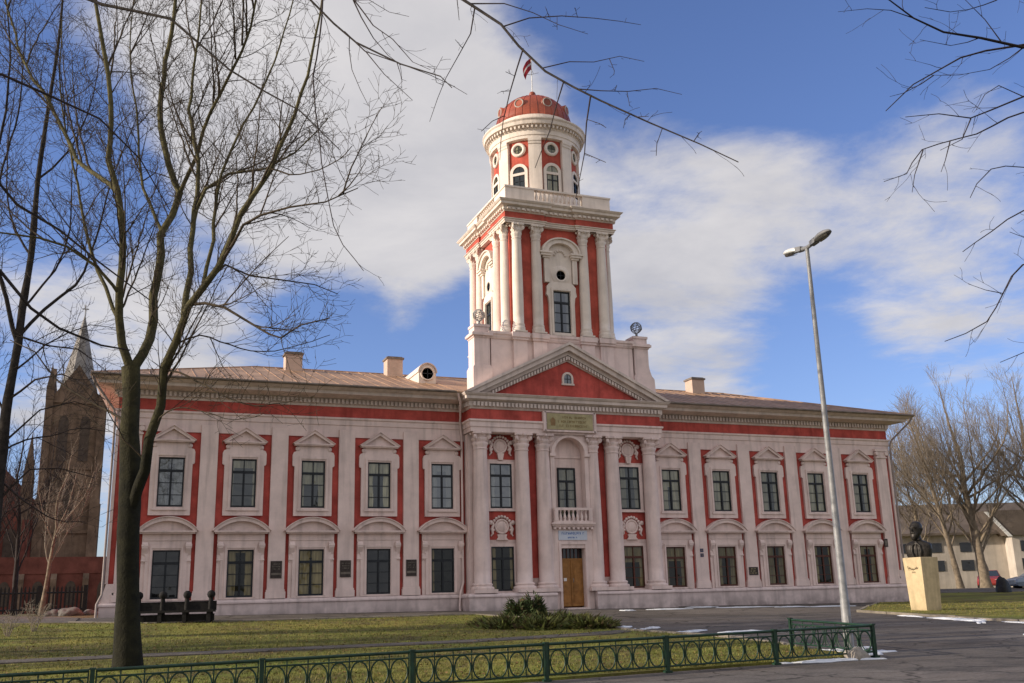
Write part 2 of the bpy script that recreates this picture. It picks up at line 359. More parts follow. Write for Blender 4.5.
def ground_mat(name, ca, cb, cc, s1, s2, rough=.95, bump=.6, bscale=25, streaky=None, cracks=False):
    m = bpy.data.materials.new(name); m.use_nodes = True
    nt = m.node_tree; N = nt.nodes; Lk = nt.links; b = N['Principled BSDF']
    b.inputs['Roughness'].default_value = rough; b.inputs['Specular IOR Level'].default_value = .15
    geo = N.new('ShaderNodeNewGeometry')
    def noise(s, d=8, sc=(1,1,1)):
        mp = N.new('ShaderNodeMapping'); mp.inputs['Scale'].default_value = sc; Lk.new(geo.outputs['Position'], mp.inputs[0])
        n = N.new('ShaderNodeTexNoise'); n.inputs['Scale'].default_value = s; n.inputs['Detail'].default_value = d; n.inputs['Roughness'].default_value = .7
        Lk.new(mp.outputs[0], n.inputs['Vector']); return n.outputs['Fac']
    def rng(sock, a, c):
        r = N.new('ShaderNodeMapRange'); r.inputs[1].default_value = a; r.inputs[2].default_value = c; Lk.new(sock, r.inputs[0]); return r.outputs[0]
    def mix(f, a, c):
        x = N.new('ShaderNodeMix'); x.data_type='RGBA'; Lk.new(f, x.inputs[0])
        for k, v in ((6,a),(7,c)):
            if isinstance(v, tuple): x.inputs[k].default_value = (*v,1)
            else: Lk.new(v, x.inputs[k])
        return x.outputs[2]
    c = mix(rng(noise(s1),.35,.62), ca, cb)
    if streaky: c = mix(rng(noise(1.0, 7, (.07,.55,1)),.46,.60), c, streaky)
    c = mix(rng(noise(s2, 10),.46,.64), c, cc)
    if cracks:
        wv = N.new('ShaderNodeTexNoise'); wv.inputs['Scale'].default_value = 1.6; wv.inputs['Detail'].default_value = 6; Lk.new(geo.outputs['Position'], wv.inputs['Vector'])
        va = N.new('ShaderNodeVectorMath'); va.operation = 'MULTIPLY_ADD'; Lk.new(wv.outputs['Color'], va.inputs[0]); va.inputs[1].default_value = (1.1,1.1,0); Lk.new(geo.outputs['Position'], va.inputs[2])
        vo = N.new('ShaderNodeTexVoronoi'); vo.feature = 'DISTANCE_TO_EDGE'; vo.inputs['Scale'].default_value = .42; Lk.new(va.outputs[0], vo.inputs['Vector'])
        cr = N.new('ShaderNodeMapRange'); cr.inputs[1].default_value = .004; cr.inputs[2].default_value = .02; cr.inputs[3].default_value = .75; cr.inputs[4].default_value = 0; Lk.new(vo.outputs['Distance'], cr.inputs[0])
        vp = N.new('ShaderNodeTexVoronoi'); vp.inputs['Scale'].default_value = .16; Lk.new(va.outputs[0], vp.inputs['Vector'])
        sp3 = N.new('ShaderNodeSeparateColor'); Lk.new(vp.outputs['Color'], sp3.inputs[0])
        pm = N.new('ShaderNodeMapRange'); pm.inputs[3].default_value = .78; pm.inputs[4].default_value = 1.16; Lk.new(sp3.outputs[0], pm.inputs[0])
        pmx = N.new('ShaderNodeMix'); pmx.data_type='RGBA'; pmx.blend_type='MULTIPLY'; pmx.inputs[0].default_value = 1; Lk.new(c, pmx.inputs[6]); Lk.new(pm.outputs[0], pmx.inputs[7])
        c = mix(cr.outputs[0], pmx.outputs[2], (.03,.026,.022))
    fine = N.new('ShaderNodeMix'); fine.data_type='RGBA'; fine.blend_type='MULTIPLY'; fine.inputs[0].default_value = 1
    r3 = N.new('ShaderNodeMapRange'); r3.inputs[1].default_value=.3; r3.inputs[2].default_value=.7; r3.inputs[3].default_value=.62; r3.inputs[4].default_value=1.3
    Lk.new(noise(18, 6), r3.inputs[0]); Lk.new(c, fine.inputs[6]); Lk.new(r3.outputs[0], fine.inputs[7])
    Lk.new(fine.outputs[2], b.inputs['Base Color'])
    bp = N.new('ShaderNodeBump'); bp.inputs['Strength'].default_value = bump; bp.inputs['Distance'].default_value = .05
    Lk.new(noise(bscale, 6), bp.inputs['Height']); Lk.new(bp.outputs[0], b.inputs['Normal'])
    return m
M['grass'] = ground_mat('winter_turf', (.185,.22,.042), (.33,.28,.065), (.14,.11,.05), .25, .55, streaky=(.12,.115,.032))  # streaky bands paint long tree shadows into the turf colour
M['soil']  = ground_mat('bare_turf', (.17,.15,.055), (.19,.145,.07), (.10,.075,.045), .2, .5)
M['asphalt'] = ground_mat('worn_asphalt', (.155,.137,.12), (.195,.17,.148), (.11,.098,.088), .3, .8, .85, .3, 60, streaky=(.13,.108,.092), cracks=True)
M['paving'] = ground_mat('path_slabs', (.19,.165,.14), (.15,.13,.11), (.12,.105,.09), .5, 1.2, .9, .3, 40)

gm = MB()
nx, ny = len(XL), len(YL)
gm.add([(x,y,g(x,y)) for y in YL for x in XL], [(j*nx+i, j*nx+i+1, (j+1)*nx+i+1, (j+1)*nx+i) for j in range(ny-1) for i in range(nx-1)], 0, True)
tag(gm.build('ground', M['soil']), kind='structure')

def fence_y(x): return -26.26+(x+4.43)*.0304
lawn_poly = [(-60,fence_y(-60)+.1),(-4.55,fence_y(-4.55)+.1),(-4.62,-23.6),(-4.3,-22.4),(-4.6,-19.2),(-5.4,-16.6),(-5.0,-10.5),(-6.5,-5.6),(-13.5,-6.3),(-18.8,-6.3),(-21.4,-4.8),(-24,-4.2),(-60,-8)]
drive_poly = [(-70,-70),(90,-70),(90,-21.4),(7.7,-21.4),(7.2,-19.6),(8.4,-10.5),(17.0,-1.9),(21.2,-1.5),(21.2,-.1),(-21.2,-.1),(-21.6,-4.7),(-18.8,-6.2),(-13.5,-6.2),(-6.5,-5.5),(-4.9,-10.5),(-5.3,-16.6),(-4.5,-19.2),(-4.2,-22.4),(-4.5,-23.6),(-4.3,fence_y(-4.3)-.15),(-70,fence_y(-70)-.05)]
sheet('driveway', drive_poly, .02, M['asphalt'])
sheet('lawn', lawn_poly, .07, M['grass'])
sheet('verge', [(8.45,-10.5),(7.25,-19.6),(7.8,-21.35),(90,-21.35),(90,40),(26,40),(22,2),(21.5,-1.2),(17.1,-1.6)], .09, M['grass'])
sheet('path', [(-60,-18.7),(-11,-18.45),(-6.6,-17.85),(-5.6,-17.2),(-5.7,-16.6),(-7.2,-17.15),(-11,-17.75),(-60,-18.0)], .10, M['paving'])
sheet('pavement', [(-23.9,-4.1),(-21.3,-4.7),(-21.2,-1.2),(-22.2,3),(-26,12),(-30,14),(-25,4)], .05, M['paving'])
sheet('road', [(24,8),(90,-6),(90,2),(27,15)], .12, M['asphalt'])

def kerb(pts, w=.13, h=.11):
    b = MB(); rng = random.Random(len(pts)*7+1)
    P = []
    for i in range(len(pts)-1):
        a, c = Vector(pts[i]), Vector(pts[i+1]); L = (c-a).length; k = max(1,int(L/.98))
        for j in range(k):
            u = (c-a)/L; n = Vector((-u.y,u.x)); p0 = a+(c-a)*(j/k)+u*.008; p1 = a+(c-a)*((j+1)/k)-u*.008; dz = rng.gauss(0,.008); dn = n*rng.gauss(0,.008)
            q = [p0-n*w/2+dn, p1-n*w/2+dn, p1+n*w/2+dn, p0+n*w/2+dn]
            b.add([(v.x,v.y,g(v.x,v.y)-.1) for v in q]+[(v.x,v.y,g(v.x,v.y)+h+dz) for v in q], [(3,2,1,0),(4,5,6,7),(0,1,5,4),(1,2,6,5),(2,3,7,6),(3,0,4,7)])
    tag(b.build('kerb', M['kerb']), kind='structure')
M['kerb'] = mat('concrete_kerb', (.27,.235,.19), .9, .15, 3, .3, 40, island=.18)
kerb([(-4.45,-23.6),(-4.18,-22.4),(-4.48,-19.2),(-5.28,-16.6),(-4.88,-10.5),(-6.42,-5.48),(-13.5,-6.18),(-18.8,-6.18),(-21.45,-4.68)])
kerb([(21.3,-1.25),(17.05,-1.72),(8.36,-10.5),(7.14,-19.6),(7.72,-21.46),(14,-21.46),(30,-21.46)])
LIMBS=[
('main',[(-19.62,-20.51,-1.02),(-19.69,-20.48,0.06),(-19.77,-20.44,1.35),(-19.83,-20.42,2.56),(-19.84,-20.42,3.35),(-19.94,-20.38,4.23),(-19.95,-20.37,4.97),(-20.0,-20.35,5.76)],0.31,0.2),
('main',[(-19.99,-20.35,5.66),(-20.25,-20.44,6.25),(-20.34,-20.61,6.8),(-20.37,-20.79,7.55),(-20.37,-20.99,8.49),(-20.59,-21.1,9.77),(-20.79,-21.21,10.53),(-20.89,-21.37,11.91),(-21.09,-21.48,13.16),(-21.33,-21.58,14.02),(-21.58,-21.68,15.95),(-22.01,-21.71,18.1)],0.135,0.02),
('main',[(-20.59,-21.1,9.77),(-21.06,-20.47,10.41),(-21.59,-19.81,11.04),(-22.41,-19.04,12.9),(-23.1,-18.32,14.1),(-23.69,-17.63,15.78),(-24.52,-16.86,18.62)],0.075,0.018),
('main',[(-19.99,-20.35,5.66),(-19.82,-20.25,6.08),(-19.67,-20.15,6.49),(-19.55,-20.04,7.6),(-19.46,-19.91,9.23),(-19.21,-19.85,10.33),(-19.59,-19.54,11.73),(-19.76,-19.31,13.44),(-19.59,-19.22,15.34),(-19.54,-19.08,18.28),(-19.75,-18.83,21.39)],0.15,0.02),
('main',[(-19.24,-19.86,10.19),(-18.82,-20.42,11.31),(-18.59,-20.9,12.24),(-18.21,-21.45,13.15),(-17.81,-22.0,14.19),(-17.66,-22.46,15.8),(-17.47,-22.92,17.52)],0.075,0.016),
('main',[(-19.82,-20.42,2.26),(-19.71,-20.64,2.83),(-19.6,-20.86,3.3),(-19.47,-21.09,3.95),(-19.34,-21.32,4.66),(-19.27,-21.53,5.47),(-19.12,-21.76,6.07),(-18.92,-22.02,6.83),(-18.62,-22.31,7.27),(-18.3,-22.61,7.67),(-17.93,-22.94,8.81),(-17.36,-23.34,9.84),(-16.93,-23.68,11.13),(-16.61,-23.99,12.47),(-16.41,-24.25,14.34)],0.165,0.016),
('main',[(-18.97,-21.96,6.64),(-18.93,-21.66,7.82),(-18.88,-21.38,8.92),(-18.8,-21.1,9.93),(-18.81,-20.79,10.98),(-19.05,-20.39,12.5),(-18.98,-20.11,14.38),(-18.88,-19.84,17.28)],0.095,0.016),
('main',[(-18.88,-21.38,8.92),(-18.63,-21.26,10.01),(-18.07,-21.27,10.5),(-17.23,-21.39,10.7),(-16.55,-21.44,11.24),(-15.99,-21.45,11.92),(-15.73,-21.34,12.35)],0.06,0.012),
('main',[(-18.25,-22.65,7.81),(-17.84,-23.08,8.53),(-17.55,-23.47,8.66),(-16.99,-23.96,8.7),(-16.33,-24.49,8.71),(-16.04,-24.87,8.78),(-15.78,-25.24,8.8)],0.05,0.01),
('main',[(-18.88,-22.06,6.88),(-18.56,-22.34,6.87),(-18.15,-22.65,6.72),(-17.62,-23.02,6.29),(-17.24,-23.32,5.99),(-17.02,-23.56,5.85),(-16.69,-23.85,6.09),(-16.12,-24.23,6.19)],0.05,0.012),
('main',[(-18.58,-22.35,7.32),(-18.16,-22.19,7.85),(-17.58,-22.1,7.69),(-16.78,-22.09,7.65),(-16.07,-22.05,7.61),(-15.5,-21.95,7.46)],0.04,0.01),
('main',[(-20.36,-20.74,7.36),(-20.52,-20.93,7.54),(-20.89,-21.04,7.93),(-21.55,-21.03,8.35),(-22.12,-21.05,8.47),(-22.94,-20.98,8.53),(-23.77,-20.9,8.77)],0.055,0.014),
('main',[(-19.27,-21.53,5.47),(-18.98,-21.79,5.38),(-18.45,-22.14,5.04),(-18.04,-22.45,4.73),(-17.44,-22.83,4.49),(-16.86,-23.2,4.53),(-16.28,-23.57,4.62)],0.03,0.008),
('main',[(-19.94,-20.38,4.42),(-20.39,-19.94,4.75),(-21.04,-19.43,5.18),(-21.64,-18.93,5.66),(-22.22,-18.45,6.43),(-22.84,-17.94,6.82)],0.04,0.012),
('main',[(-19.49,-21.06,3.87),(-19.32,-21.34,4.41),(-18.97,-21.7,4.58),(-18.42,-22.13,4.44),(-17.82,-22.58,4.21),(-17.3,-23.0,4.28)],0.024,0.007),
('main',[(-19.57,-20.92,3.46),(-20.02,-21.03,3.94),(-20.31,-21.2,4.35),(-20.5,-21.41,4.64)],0.03,0.01),
('main',[(-20.34,-20.61,6.8),(-20.7,-20.18,7.63),(-21.12,-19.73,8.75),(-21.47,-19.3,10.18),(-21.83,-18.87,11.67),(-22.23,-18.43,13.53),(-22.38,-18.08,15.78)],0.06,0.014),
('main',[(-19.46,-19.91,9.23),(-19.83,-19.33,10.24),(-20.13,-18.78,11.4),(-20.28,-18.3,13.04),(-20.61,-17.73,15.1),(-20.64,-17.29,17.6)],0.055,0.014),
('main',[(-18.62,-22.31,7.27),(-18.46,-22.07,8.47),(-18.37,-21.8,9.83),(-18.02,-21.63,11.25),(-17.43,-21.56,12.73),(-16.9,-21.46,14.58),(-16.55,-21.3,16.53)],0.06,0.014),
('main',[(-17.36,-23.34,9.84),(-16.79,-23.89,9.54),(-16.27,-24.42,9.6),(-15.99,-24.85,9.73),(-15.91,-25.2,9.77)],0.03,0.009),
('main',[(-19.14,-21.73,6.0),(-18.59,-21.69,6.29),(-17.92,-21.7,6.1),(-17.2,-21.72,5.98),(-16.35,-21.8,6.18),(-15.65,-21.82,6.47)],0.03,0.008),
('left',[(-22.87,-15.45,-0.61),(-23.01,-15.29,1.61),(-23.05,-15.17,3.95),(-23.05,-15.06,5.86),(-22.95,-14.99,7.42),(-22.95,-14.89,8.45),(-22.87,-14.81,10.08),(-22.9,-14.69,12.49),(-22.83,-14.61,14.76),(-22.73,-14.54,17.5),(-22.83,-14.4,20.76)],0.19,0.02),
('left',[(-23.04,-15.18,3.66),(-23.6,-14.61,5.37),(-24.14,-14.04,7.72),(-24.3,-13.61,10.22),(-24.05,-13.35,12.87),(-23.78,-13.1,15.69),(-23.94,-12.68,18.72)],0.075,0.015),
('left',[(-22.95,-14.99,7.42),(-23.37,-15.1,8.65),(-23.77,-15.23,10.32),(-23.89,-15.46,12.61),(-23.83,-15.76,15.59),(-24.37,-15.83,18.71)],0.07,0.014),
('left',[(-22.95,-14.96,7.68),(-22.37,-14.83,8.52),(-21.66,-14.74,9.35),(-21.25,-14.54,10.84),(-20.93,-14.3,12.89),(-20.29,-14.19,15.39)],0.055,0.012),
('left',[(-23.05,-15.06,5.86),(-22.39,-15.62,6.33),(-21.71,-16.18,6.41),(-21.1,-16.72,6.03),(-20.57,-17.22,5.56)],0.035,0.01),
('left',[(-23.05,-15.14,4.43),(-22.54,-15.08,4.78),(-21.93,-15.05,4.91),(-21.2,-15.07,5.16),(-20.43,-15.11,5.07)],0.03,0.008),
('left',[(-23.04,-15.18,3.66),(-22.24,-15.32,3.02),(-21.6,-15.39,2.63),(-20.87,-15.5,2.57)],0.03,0.008),
('left',[(-23.05,-15.16,4.19),(-23.26,-15.43,3.91),(-24.02,-15.49,4.67),(-24.99,-15.46,5.16)],0.06,0.02),
('left',[(-22.95,-14.89,8.45),(-22.21,-14.97,9.68),(-21.92,-14.87,10.96),(-22.03,-14.61,12.93),(-21.86,-14.46,15.33)],0.035,0.008),
('left',[(-22.87,-14.81,10.08),(-23.58,-14.24,11.46),(-23.87,-13.84,13.65),(-23.85,-13.56,16.81)],0.035,0.008),
('left',[(-23.0,-15.03,6.64),(-22.27,-15.03,7.46),(-21.16,-15.18,8.08),(-20.42,-15.18,8.04)],0.035,0.008),
('left',[(-23.05,-15.13,4.67),(-22.23,-15.17,5.6),(-21.38,-15.22,5.85),(-20.72,-15.19,5.66)],0.035,0.008),
('left',[(-23.04,-15.22,3.07),(-22.33,-15.21,3.96),(-21.61,-15.21,4.03),(-20.71,-15.27,3.77)],0.035,0.008),
('left',[(-22.9,-14.69,12.49),(-22.13,-14.71,13.52),(-21.6,-14.63,15.62),(-21.65,-14.32,18.2)],0.035,0.008),
('left',[(-23.05,-15.09,5.38),(-23.95,-14.3,7.38),(-24.03,-13.84,8.96)],0.035,0.008),
('left',[(-22.95,-14.96,7.68),(-22.2,-14.97,7.47),(-21.43,-14.99,7.38),(-20.6,-15.03,6.78)],0.035,0.008),
('near',[(-23.97,-30.61,-3.47),(-24.27,-30.49,-1.17),(-24.65,-30.34,1.64),(-24.94,-30.23,4.71),(-25.28,-30.1,8.22),(-25.4,-30.05,11.41)],0.27,0.14),
('near',[(-24.87,-30.26,3.94),(-23.69,-30.48,4.36),(-22.36,-30.76,4.64),(-21.67,-30.78,4.59),(-21.27,-30.7,4.15),(-20.91,-30.59,3.93),(-20.41,-30.55,3.73),(-20.03,-30.45,3.71)],0.06,0.012),
('near',[(-24.98,-30.21,5.15),(-23.47,-30.64,5.46),(-22.22,-30.97,5.7),(-21.76,-30.98,5.73),(-21.53,-30.9,5.47),(-21.0,-30.94,5.16),(-20.48,-30.98,4.76),(-19.83,-31.07,4.26)],0.05,0.008),
('near',[(-25.07,-30.18,6.03),(-23.58,-30.48,7.0),(-21.92,-30.85,7.32),(-21.29,-30.81,7.15),(-20.64,-30.79,6.89),(-20.08,-30.72,6.4),(-19.64,-30.61,5.74)],0.04,0.007),
('near',[(-25.28,-30.1,8.22),(-23.49,-30.96,8.97),(-21.44,-31.93,8.2),(-20.68,-32.38,7.71),(-19.84,-32.87,7.38),(-19.13,-33.3,6.58),(-18.35,-33.76,5.94),(-17.93,-34.08,5.35)],0.05,0.006),
('near',[(-25.37,-30.06,10.61),(-22.97,-31.28,11.09),(-20.23,-32.63,9.97),(-18.86,-33.45,8.36),(-18.29,-33.94,7.32),(-17.83,-34.39,6.58),(-17.41,-34.82,6.13),(-17.07,-35.23,5.82),(-17.03,-35.51,5.55)],0.06,0.005),
('near',[(-18.86,-33.45,8.36),(-18.39,-33.71,8.0),(-18.14,-33.88,7.39),(-18.21,-33.92,6.31),(-18.15,-34.02,5.43),(-18.0,-34.15,4.39),(-17.69,-34.34,3.82)],0.014,0.004),
('near',[(-18.36,-33.73,7.92),(-17.79,-34.04,7.36),(-17.59,-34.21,6.96),(-17.39,-34.37,6.71),(-17.19,-34.54,6.36),(-17.02,-34.69,6.21)],0.014,0.004),
('near',[(-25.4,-30.05,11.41),(-23.5,-31.01,13.41),(-20.38,-32.45,12.56),(-17.78,-33.68,9.35),(-16.6,-34.36,7.53),(-16.44,-34.63,7.18),(-16.23,-34.92,6.83),(-16.09,-35.18,6.43),(-15.92,-35.45,5.97),(-15.7,-35.75,5.66),(-15.54,-36.02,5.4),(-15.16,-36.37,5.03),(-14.81,-36.72,4.67),(-14.58,-37.02,4.38)],0.07,0.005),
('near',[(-16.21,-34.95,6.78),(-15.94,-35.11,6.84),(-15.62,-35.3,6.82),(-15.28,-35.48,6.76),(-14.81,-35.72,6.63)],0.011,0.0035),
('near',[(-16.48,-34.56,7.27),(-16.11,-34.76,7.22),(-15.81,-34.93,7.07),(-15.57,-35.08,6.86),(-15.26,-35.26,6.69)],0.012,0.0035),
('near',[(-15.94,-35.42,6.03),(-15.66,-35.58,6.08),(-15.44,-35.72,6.04),(-15.2,-35.87,6.05),(-14.97,-36.01,5.97)],0.009,0.0035),
('near',[(-15.68,-35.78,5.63),(-15.46,-35.92,5.58),(-15.24,-36.07,5.52),(-14.97,-36.22,5.53),(-14.75,-36.37,5.42)],0.009,0.0035),
('near',[(-16.44,-34.63,7.18),(-16.5,-34.65,6.81),(-16.65,-34.63,6.53),(-16.8,-34.62,6.18),(-16.91,-34.62,5.91),(-17.01,-34.62,5.59)],0.011,0.0035),
('near',[(-16.07,-35.21,6.37),(-16.17,-35.23,6.07),(-16.26,-35.24,5.75),(-16.37,-35.26,5.37),(-16.42,-35.29,4.9)],0.01,0.0035),
('near',[(-15.78,-35.64,5.78),(-15.89,-35.67,5.5),(-16.0,-35.69,5.12),(-16.18,-35.69,4.67)],0.009,0.0035),
('near',[(-15.6,-35.92,5.5),(-15.67,-35.94,5.15),(-15.73,-35.98,4.77),(-15.82,-35.99,4.45),(-15.88,-36.02,4.24)],0.01,0.0035),
('near',[(-15.73,-35.98,4.77),(-15.63,-36.24,4.57)],0.005,0.0035),
('near',[(-16.6,-34.36,7.53),(-16.61,-34.46,7.35),(-16.62,-34.57,7.01)],0.008,0.0035),
('near',[(-15.07,-36.46,4.94),(-15.19,-36.52,4.7),(-15.25,-36.6,4.54)],0.006,0.0035),
('near',[(-16.34,-35.26,5.46),(-16.5,-35.3,5.34),(-16.65,-35.35,5.18)],0.005,0.0035),
('near',[(-15.3,-36.24,5.17),(-15.39,-36.31,5.06),(-15.48,-36.38,4.91)],0.005,0.0035),
('near',[(-14.85,-36.68,4.72),(-14.84,-36.79,4.76),(-14.88,-36.88,4.73)],0.005,0.0035),
('near',[(-15.26,-36.28,5.12),(-15.25,-36.5,5.02)],0.005,0.0035),
('near',[(-15.66,-35.28,6.82),(-15.75,-35.46,6.53)],0.004,0.0035),
('near',[(-15.45,-35.39,6.79),(-15.56,-35.56,6.79)],0.004,0.0035),
('near',[(-15.74,-35.23,6.83),(-15.85,-35.4,6.82)],0.004,0.0035),
('near',[(-15.29,-35.81,6.05),(-15.3,-35.92,5.85),(-15.35,-36.0,5.74)],0.004,0.0035),
('near',[(-15.24,-36.07,5.52),(-15.32,-36.25,5.25)],0.005,0.0035),
('near',[(-15.35,-36.0,5.55),(-15.42,-36.18,5.51)],0.004,0.0035),
('near',[(-16.61,-34.64,6.6),(-16.75,-34.8,6.59)],0.004,0.0035),
('near',[(-16.84,-34.62,6.08),(-16.95,-34.68,6.07),(-17.0,-34.77,6.2)],0.004,0.0035),
('near',[(-16.19,-35.23,5.99),(-16.36,-35.38,5.93)],0.004,0.0035),
('near',[(-16.25,-35.24,5.79),(-16.42,-35.38,5.68)],0.004,0.0035),
('near',[(-15.66,-35.94,5.19),(-15.59,-36.07,5.09),(-15.58,-36.19,4.99)],0.004,0.0035),
('near',[(-17.94,-34.28,6.76),(-17.72,-34.42,6.47),(-17.39,-34.6,6.28),(-17.05,-34.79,6.09),(-16.68,-34.99,5.8)],0.011,0.0035),
('near',[(-17.79,-34.04,7.36),(-17.57,-34.18,6.8),(-17.28,-34.35,6.41)],0.01,0.004),
('near',[(-17.72,-34.42,6.47),(-17.52,-34.55,6.13),(-17.24,-34.72,5.77)],0.007,0.0035),
('near',[(-17.79,-34.04,7.36),(-17.62,-34.14,7.34),(-17.4,-34.26,7.14),(-17.19,-34.39,7.05)],0.006,0.0035),
('near',[(-17.89,-34.33,6.67),(-17.87,-34.4,6.21),(-17.7,-34.51,5.74)],0.006,0.0035),
('near',[(-17.39,-34.6,6.28),(-17.37,-34.66,6.13),(-17.36,-34.72,5.98)],0.005,0.003),
('right',[(-7.36,-37.18,-3.89),(-6.78,-37.41,-1.03),(-6.21,-37.64,2.28),(-5.68,-37.85,6.15),(-5.22,-38.03,9.9)],0.24,0.12),
('right',[(-5.75,-37.82,5.67),(-7.13,-37.48,6.37),(-8.76,-37.03,6.73),(-10.04,-36.73,6.69),(-10.67,-36.68,6.73),(-11.23,-36.66,6.7),(-11.7,-36.68,6.78),(-12.08,-36.73,6.91),(-12.41,-36.8,6.95)],0.05,0.006),
('right',[(-5.81,-37.8,5.18),(-7.14,-37.41,5.98),(-8.9,-36.85,6.66),(-9.87,-36.61,6.82),(-10.42,-36.53,6.69),(-10.85,-36.5,6.52),(-11.53,-36.37,6.12),(-11.96,-36.33,5.71)],0.04,0.005),
('right',[(-5.94,-37.75,4.21),(-7.93,-37.18,5.29),(-9.37,-36.82,5.97),(-10.17,-36.72,6.0),(-10.74,-36.71,5.74),(-11.14,-36.77,5.53),(-11.62,-36.79,5.51),(-12.15,-36.8,5.37)],0.035,0.004),
('right',[(-5.94,-37.75,4.21),(-7.81,-37.13,5.46),(-9.24,-36.69,5.83),(-9.97,-36.52,5.92),(-10.65,-36.38,5.6),(-11.36,-36.22,5.35),(-11.66,-36.22,5.0),(-12.01,-36.21,4.86)],0.03,0.004),
('right',[(-6.28,-37.61,1.87),(-7.71,-37.26,3.49),(-9.2,-36.89,4.21),(-10.0,-36.79,4.47),(-10.56,-36.78,4.45),(-11.1,-36.78,4.13),(-11.6,-36.8,3.84)],0.03,0.004),
('right',[(-6.35,-37.58,1.45),(-7.81,-37.18,2.77),(-9.22,-36.78,3.62),(-9.97,-36.66,3.9),(-10.5,-36.62,3.87),(-10.91,-36.62,3.48),(-11.25,-36.66,3.11),(-11.83,-36.6,2.86)],0.03,0.004),
('right',[(-6.01,-37.72,3.73),(-8.07,-37.14,4.63),(-9.55,-36.79,5.03),(-10.18,-36.78,5.04),(-10.91,-36.73,4.94),(-11.36,-36.79,4.51)],0.025,0.004),
('right',[(-5.62,-37.87,6.62),(-7.44,-37.35,7.81),(-9.01,-36.93,8.03),(-10.07,-36.7,7.5),(-10.55,-36.71,7.18),(-11.11,-36.69,6.98),(-11.54,-36.72,6.93)],0.03,0.004),
('right',[(-9.97,-36.66,3.9),(-10.34,-36.62,4.18),(-10.63,-36.61,4.25)],0.01,0.004),
('right',[(-10.91,-36.62,3.48),(-11.12,-36.59,3.51),(-11.33,-36.56,3.57)],0.007,0.003),
('right',[(-9.31,-36.76,3.65),(-10.16,-36.5,2.96),(-10.51,-36.44,2.87),(-10.83,-36.38,2.74)],0.012,0.004),
('right',[(-11.7,-36.68,6.78),(-11.99,-36.64,6.85),(-12.28,-36.59,6.84),(-12.66,-36.52,6.76)],0.008,0.003),
('right',[(-10.04,-36.73,6.69),(-10.52,-36.61,6.35),(-10.93,-36.52,6.26),(-11.37,-36.42,6.24)],0.008,0.003),
('right',[(-10.36,-36.7,6.71),(-10.6,-36.72,6.96),(-10.92,-36.7,7.25)],0.008,0.003),
('right',[(-11.14,-36.77,5.53),(-11.35,-36.79,5.22),(-11.68,-36.77,5.05)],0.008,0.003),
('right',[(-11.0,-36.3,5.48),(-11.17,-36.34,5.19),(-11.31,-36.39,5.0)],0.008,0.003),
('right',[(-11.36,-36.22,5.35),(-11.57,-36.25,4.99),(-11.7,-36.3,4.73)],0.008,0.003),
('right',[(-11.26,-36.44,6.24),(-11.69,-36.38,5.96),(-11.93,-36.39,5.87)],0.008,0.003),
('right',[(-10.67,-36.68,6.73),(-11.11,-36.61,6.58),(-11.52,-36.56,6.6)],0.008,0.003),
('right',[(-10.17,-36.72,6.0),(-10.47,-36.67,6.13),(-10.72,-36.65,5.97),(-10.9,-36.65,5.74)],0.008,0.003),
]
# ------------------------------------------------------------------ the academy building
A = thing('academy_building', 'long two-storey pink and red baroque building with a domed clockless tower over its columned entrance', 'building', (0,0,0))
A['label'] = 'long pink and red two-storey building with domed tower above its columned entrance'
P_, PL, RD, CR, CO = M['pink'], M['plinth'], M['red'], M['cream'], M['cornice']
HW, DEP = 20.35, 13.0
SK = 1.1     # the end walls draw in towards the back
b = MB(); pl_ = [(-HW,0),(HW,0),(HW-SK,DEP),(-HW+SK,DEP)]
b.add([(x,y,-.6) for x,y in pl_]+[(x,y,9.0) for x,y in pl_], [(3,2,1,0),(4,5,6,7),(0,1,5,4),(1,2,6,5),(2,3,7,6),(3,0,4,7)])
b.build('wall', RD, A)
b = MB()   # rendered bands, corner strips
b.box(-HW-.02,-5.0,-.06,0,7.62,7.95); b.build('wall_band', P_, A)
b = MB(); b.box(5.0,HW+.02,-.06,0,7.62,7.95); b.build('wall_band', P_, A)
# plinth
pp = [(0,-.7),(.20,-.7),(.20,.38),(.26,.41),(.26,.47),(.22,.52),(.10,.58),(0,.58)]
b = MB()
for path_ in ([(-5.1,0),(-5.1,-1.22),(-1.02,-1.22)],[(1.02,-1.22),(5.1,-1.22),(5.1,0)],[(-HW+SK,DEP),(-HW,0),(-5.32,0)],[(5.32,0),(HW,0),(HW-SK,DEP)]):
    b = MB(); b.sweep(path_, pp)
    if abs(path_[0][0]) < 5.2 and abs(path_[-1][0]) < 5.2:
        x0_, x1_ = sorted((path_[0][0], path_[-1][0])); b.box(x0_+.01,x1_-.01,-1.2,0,-.7,.57)
    b.build('plinth', PL, A)

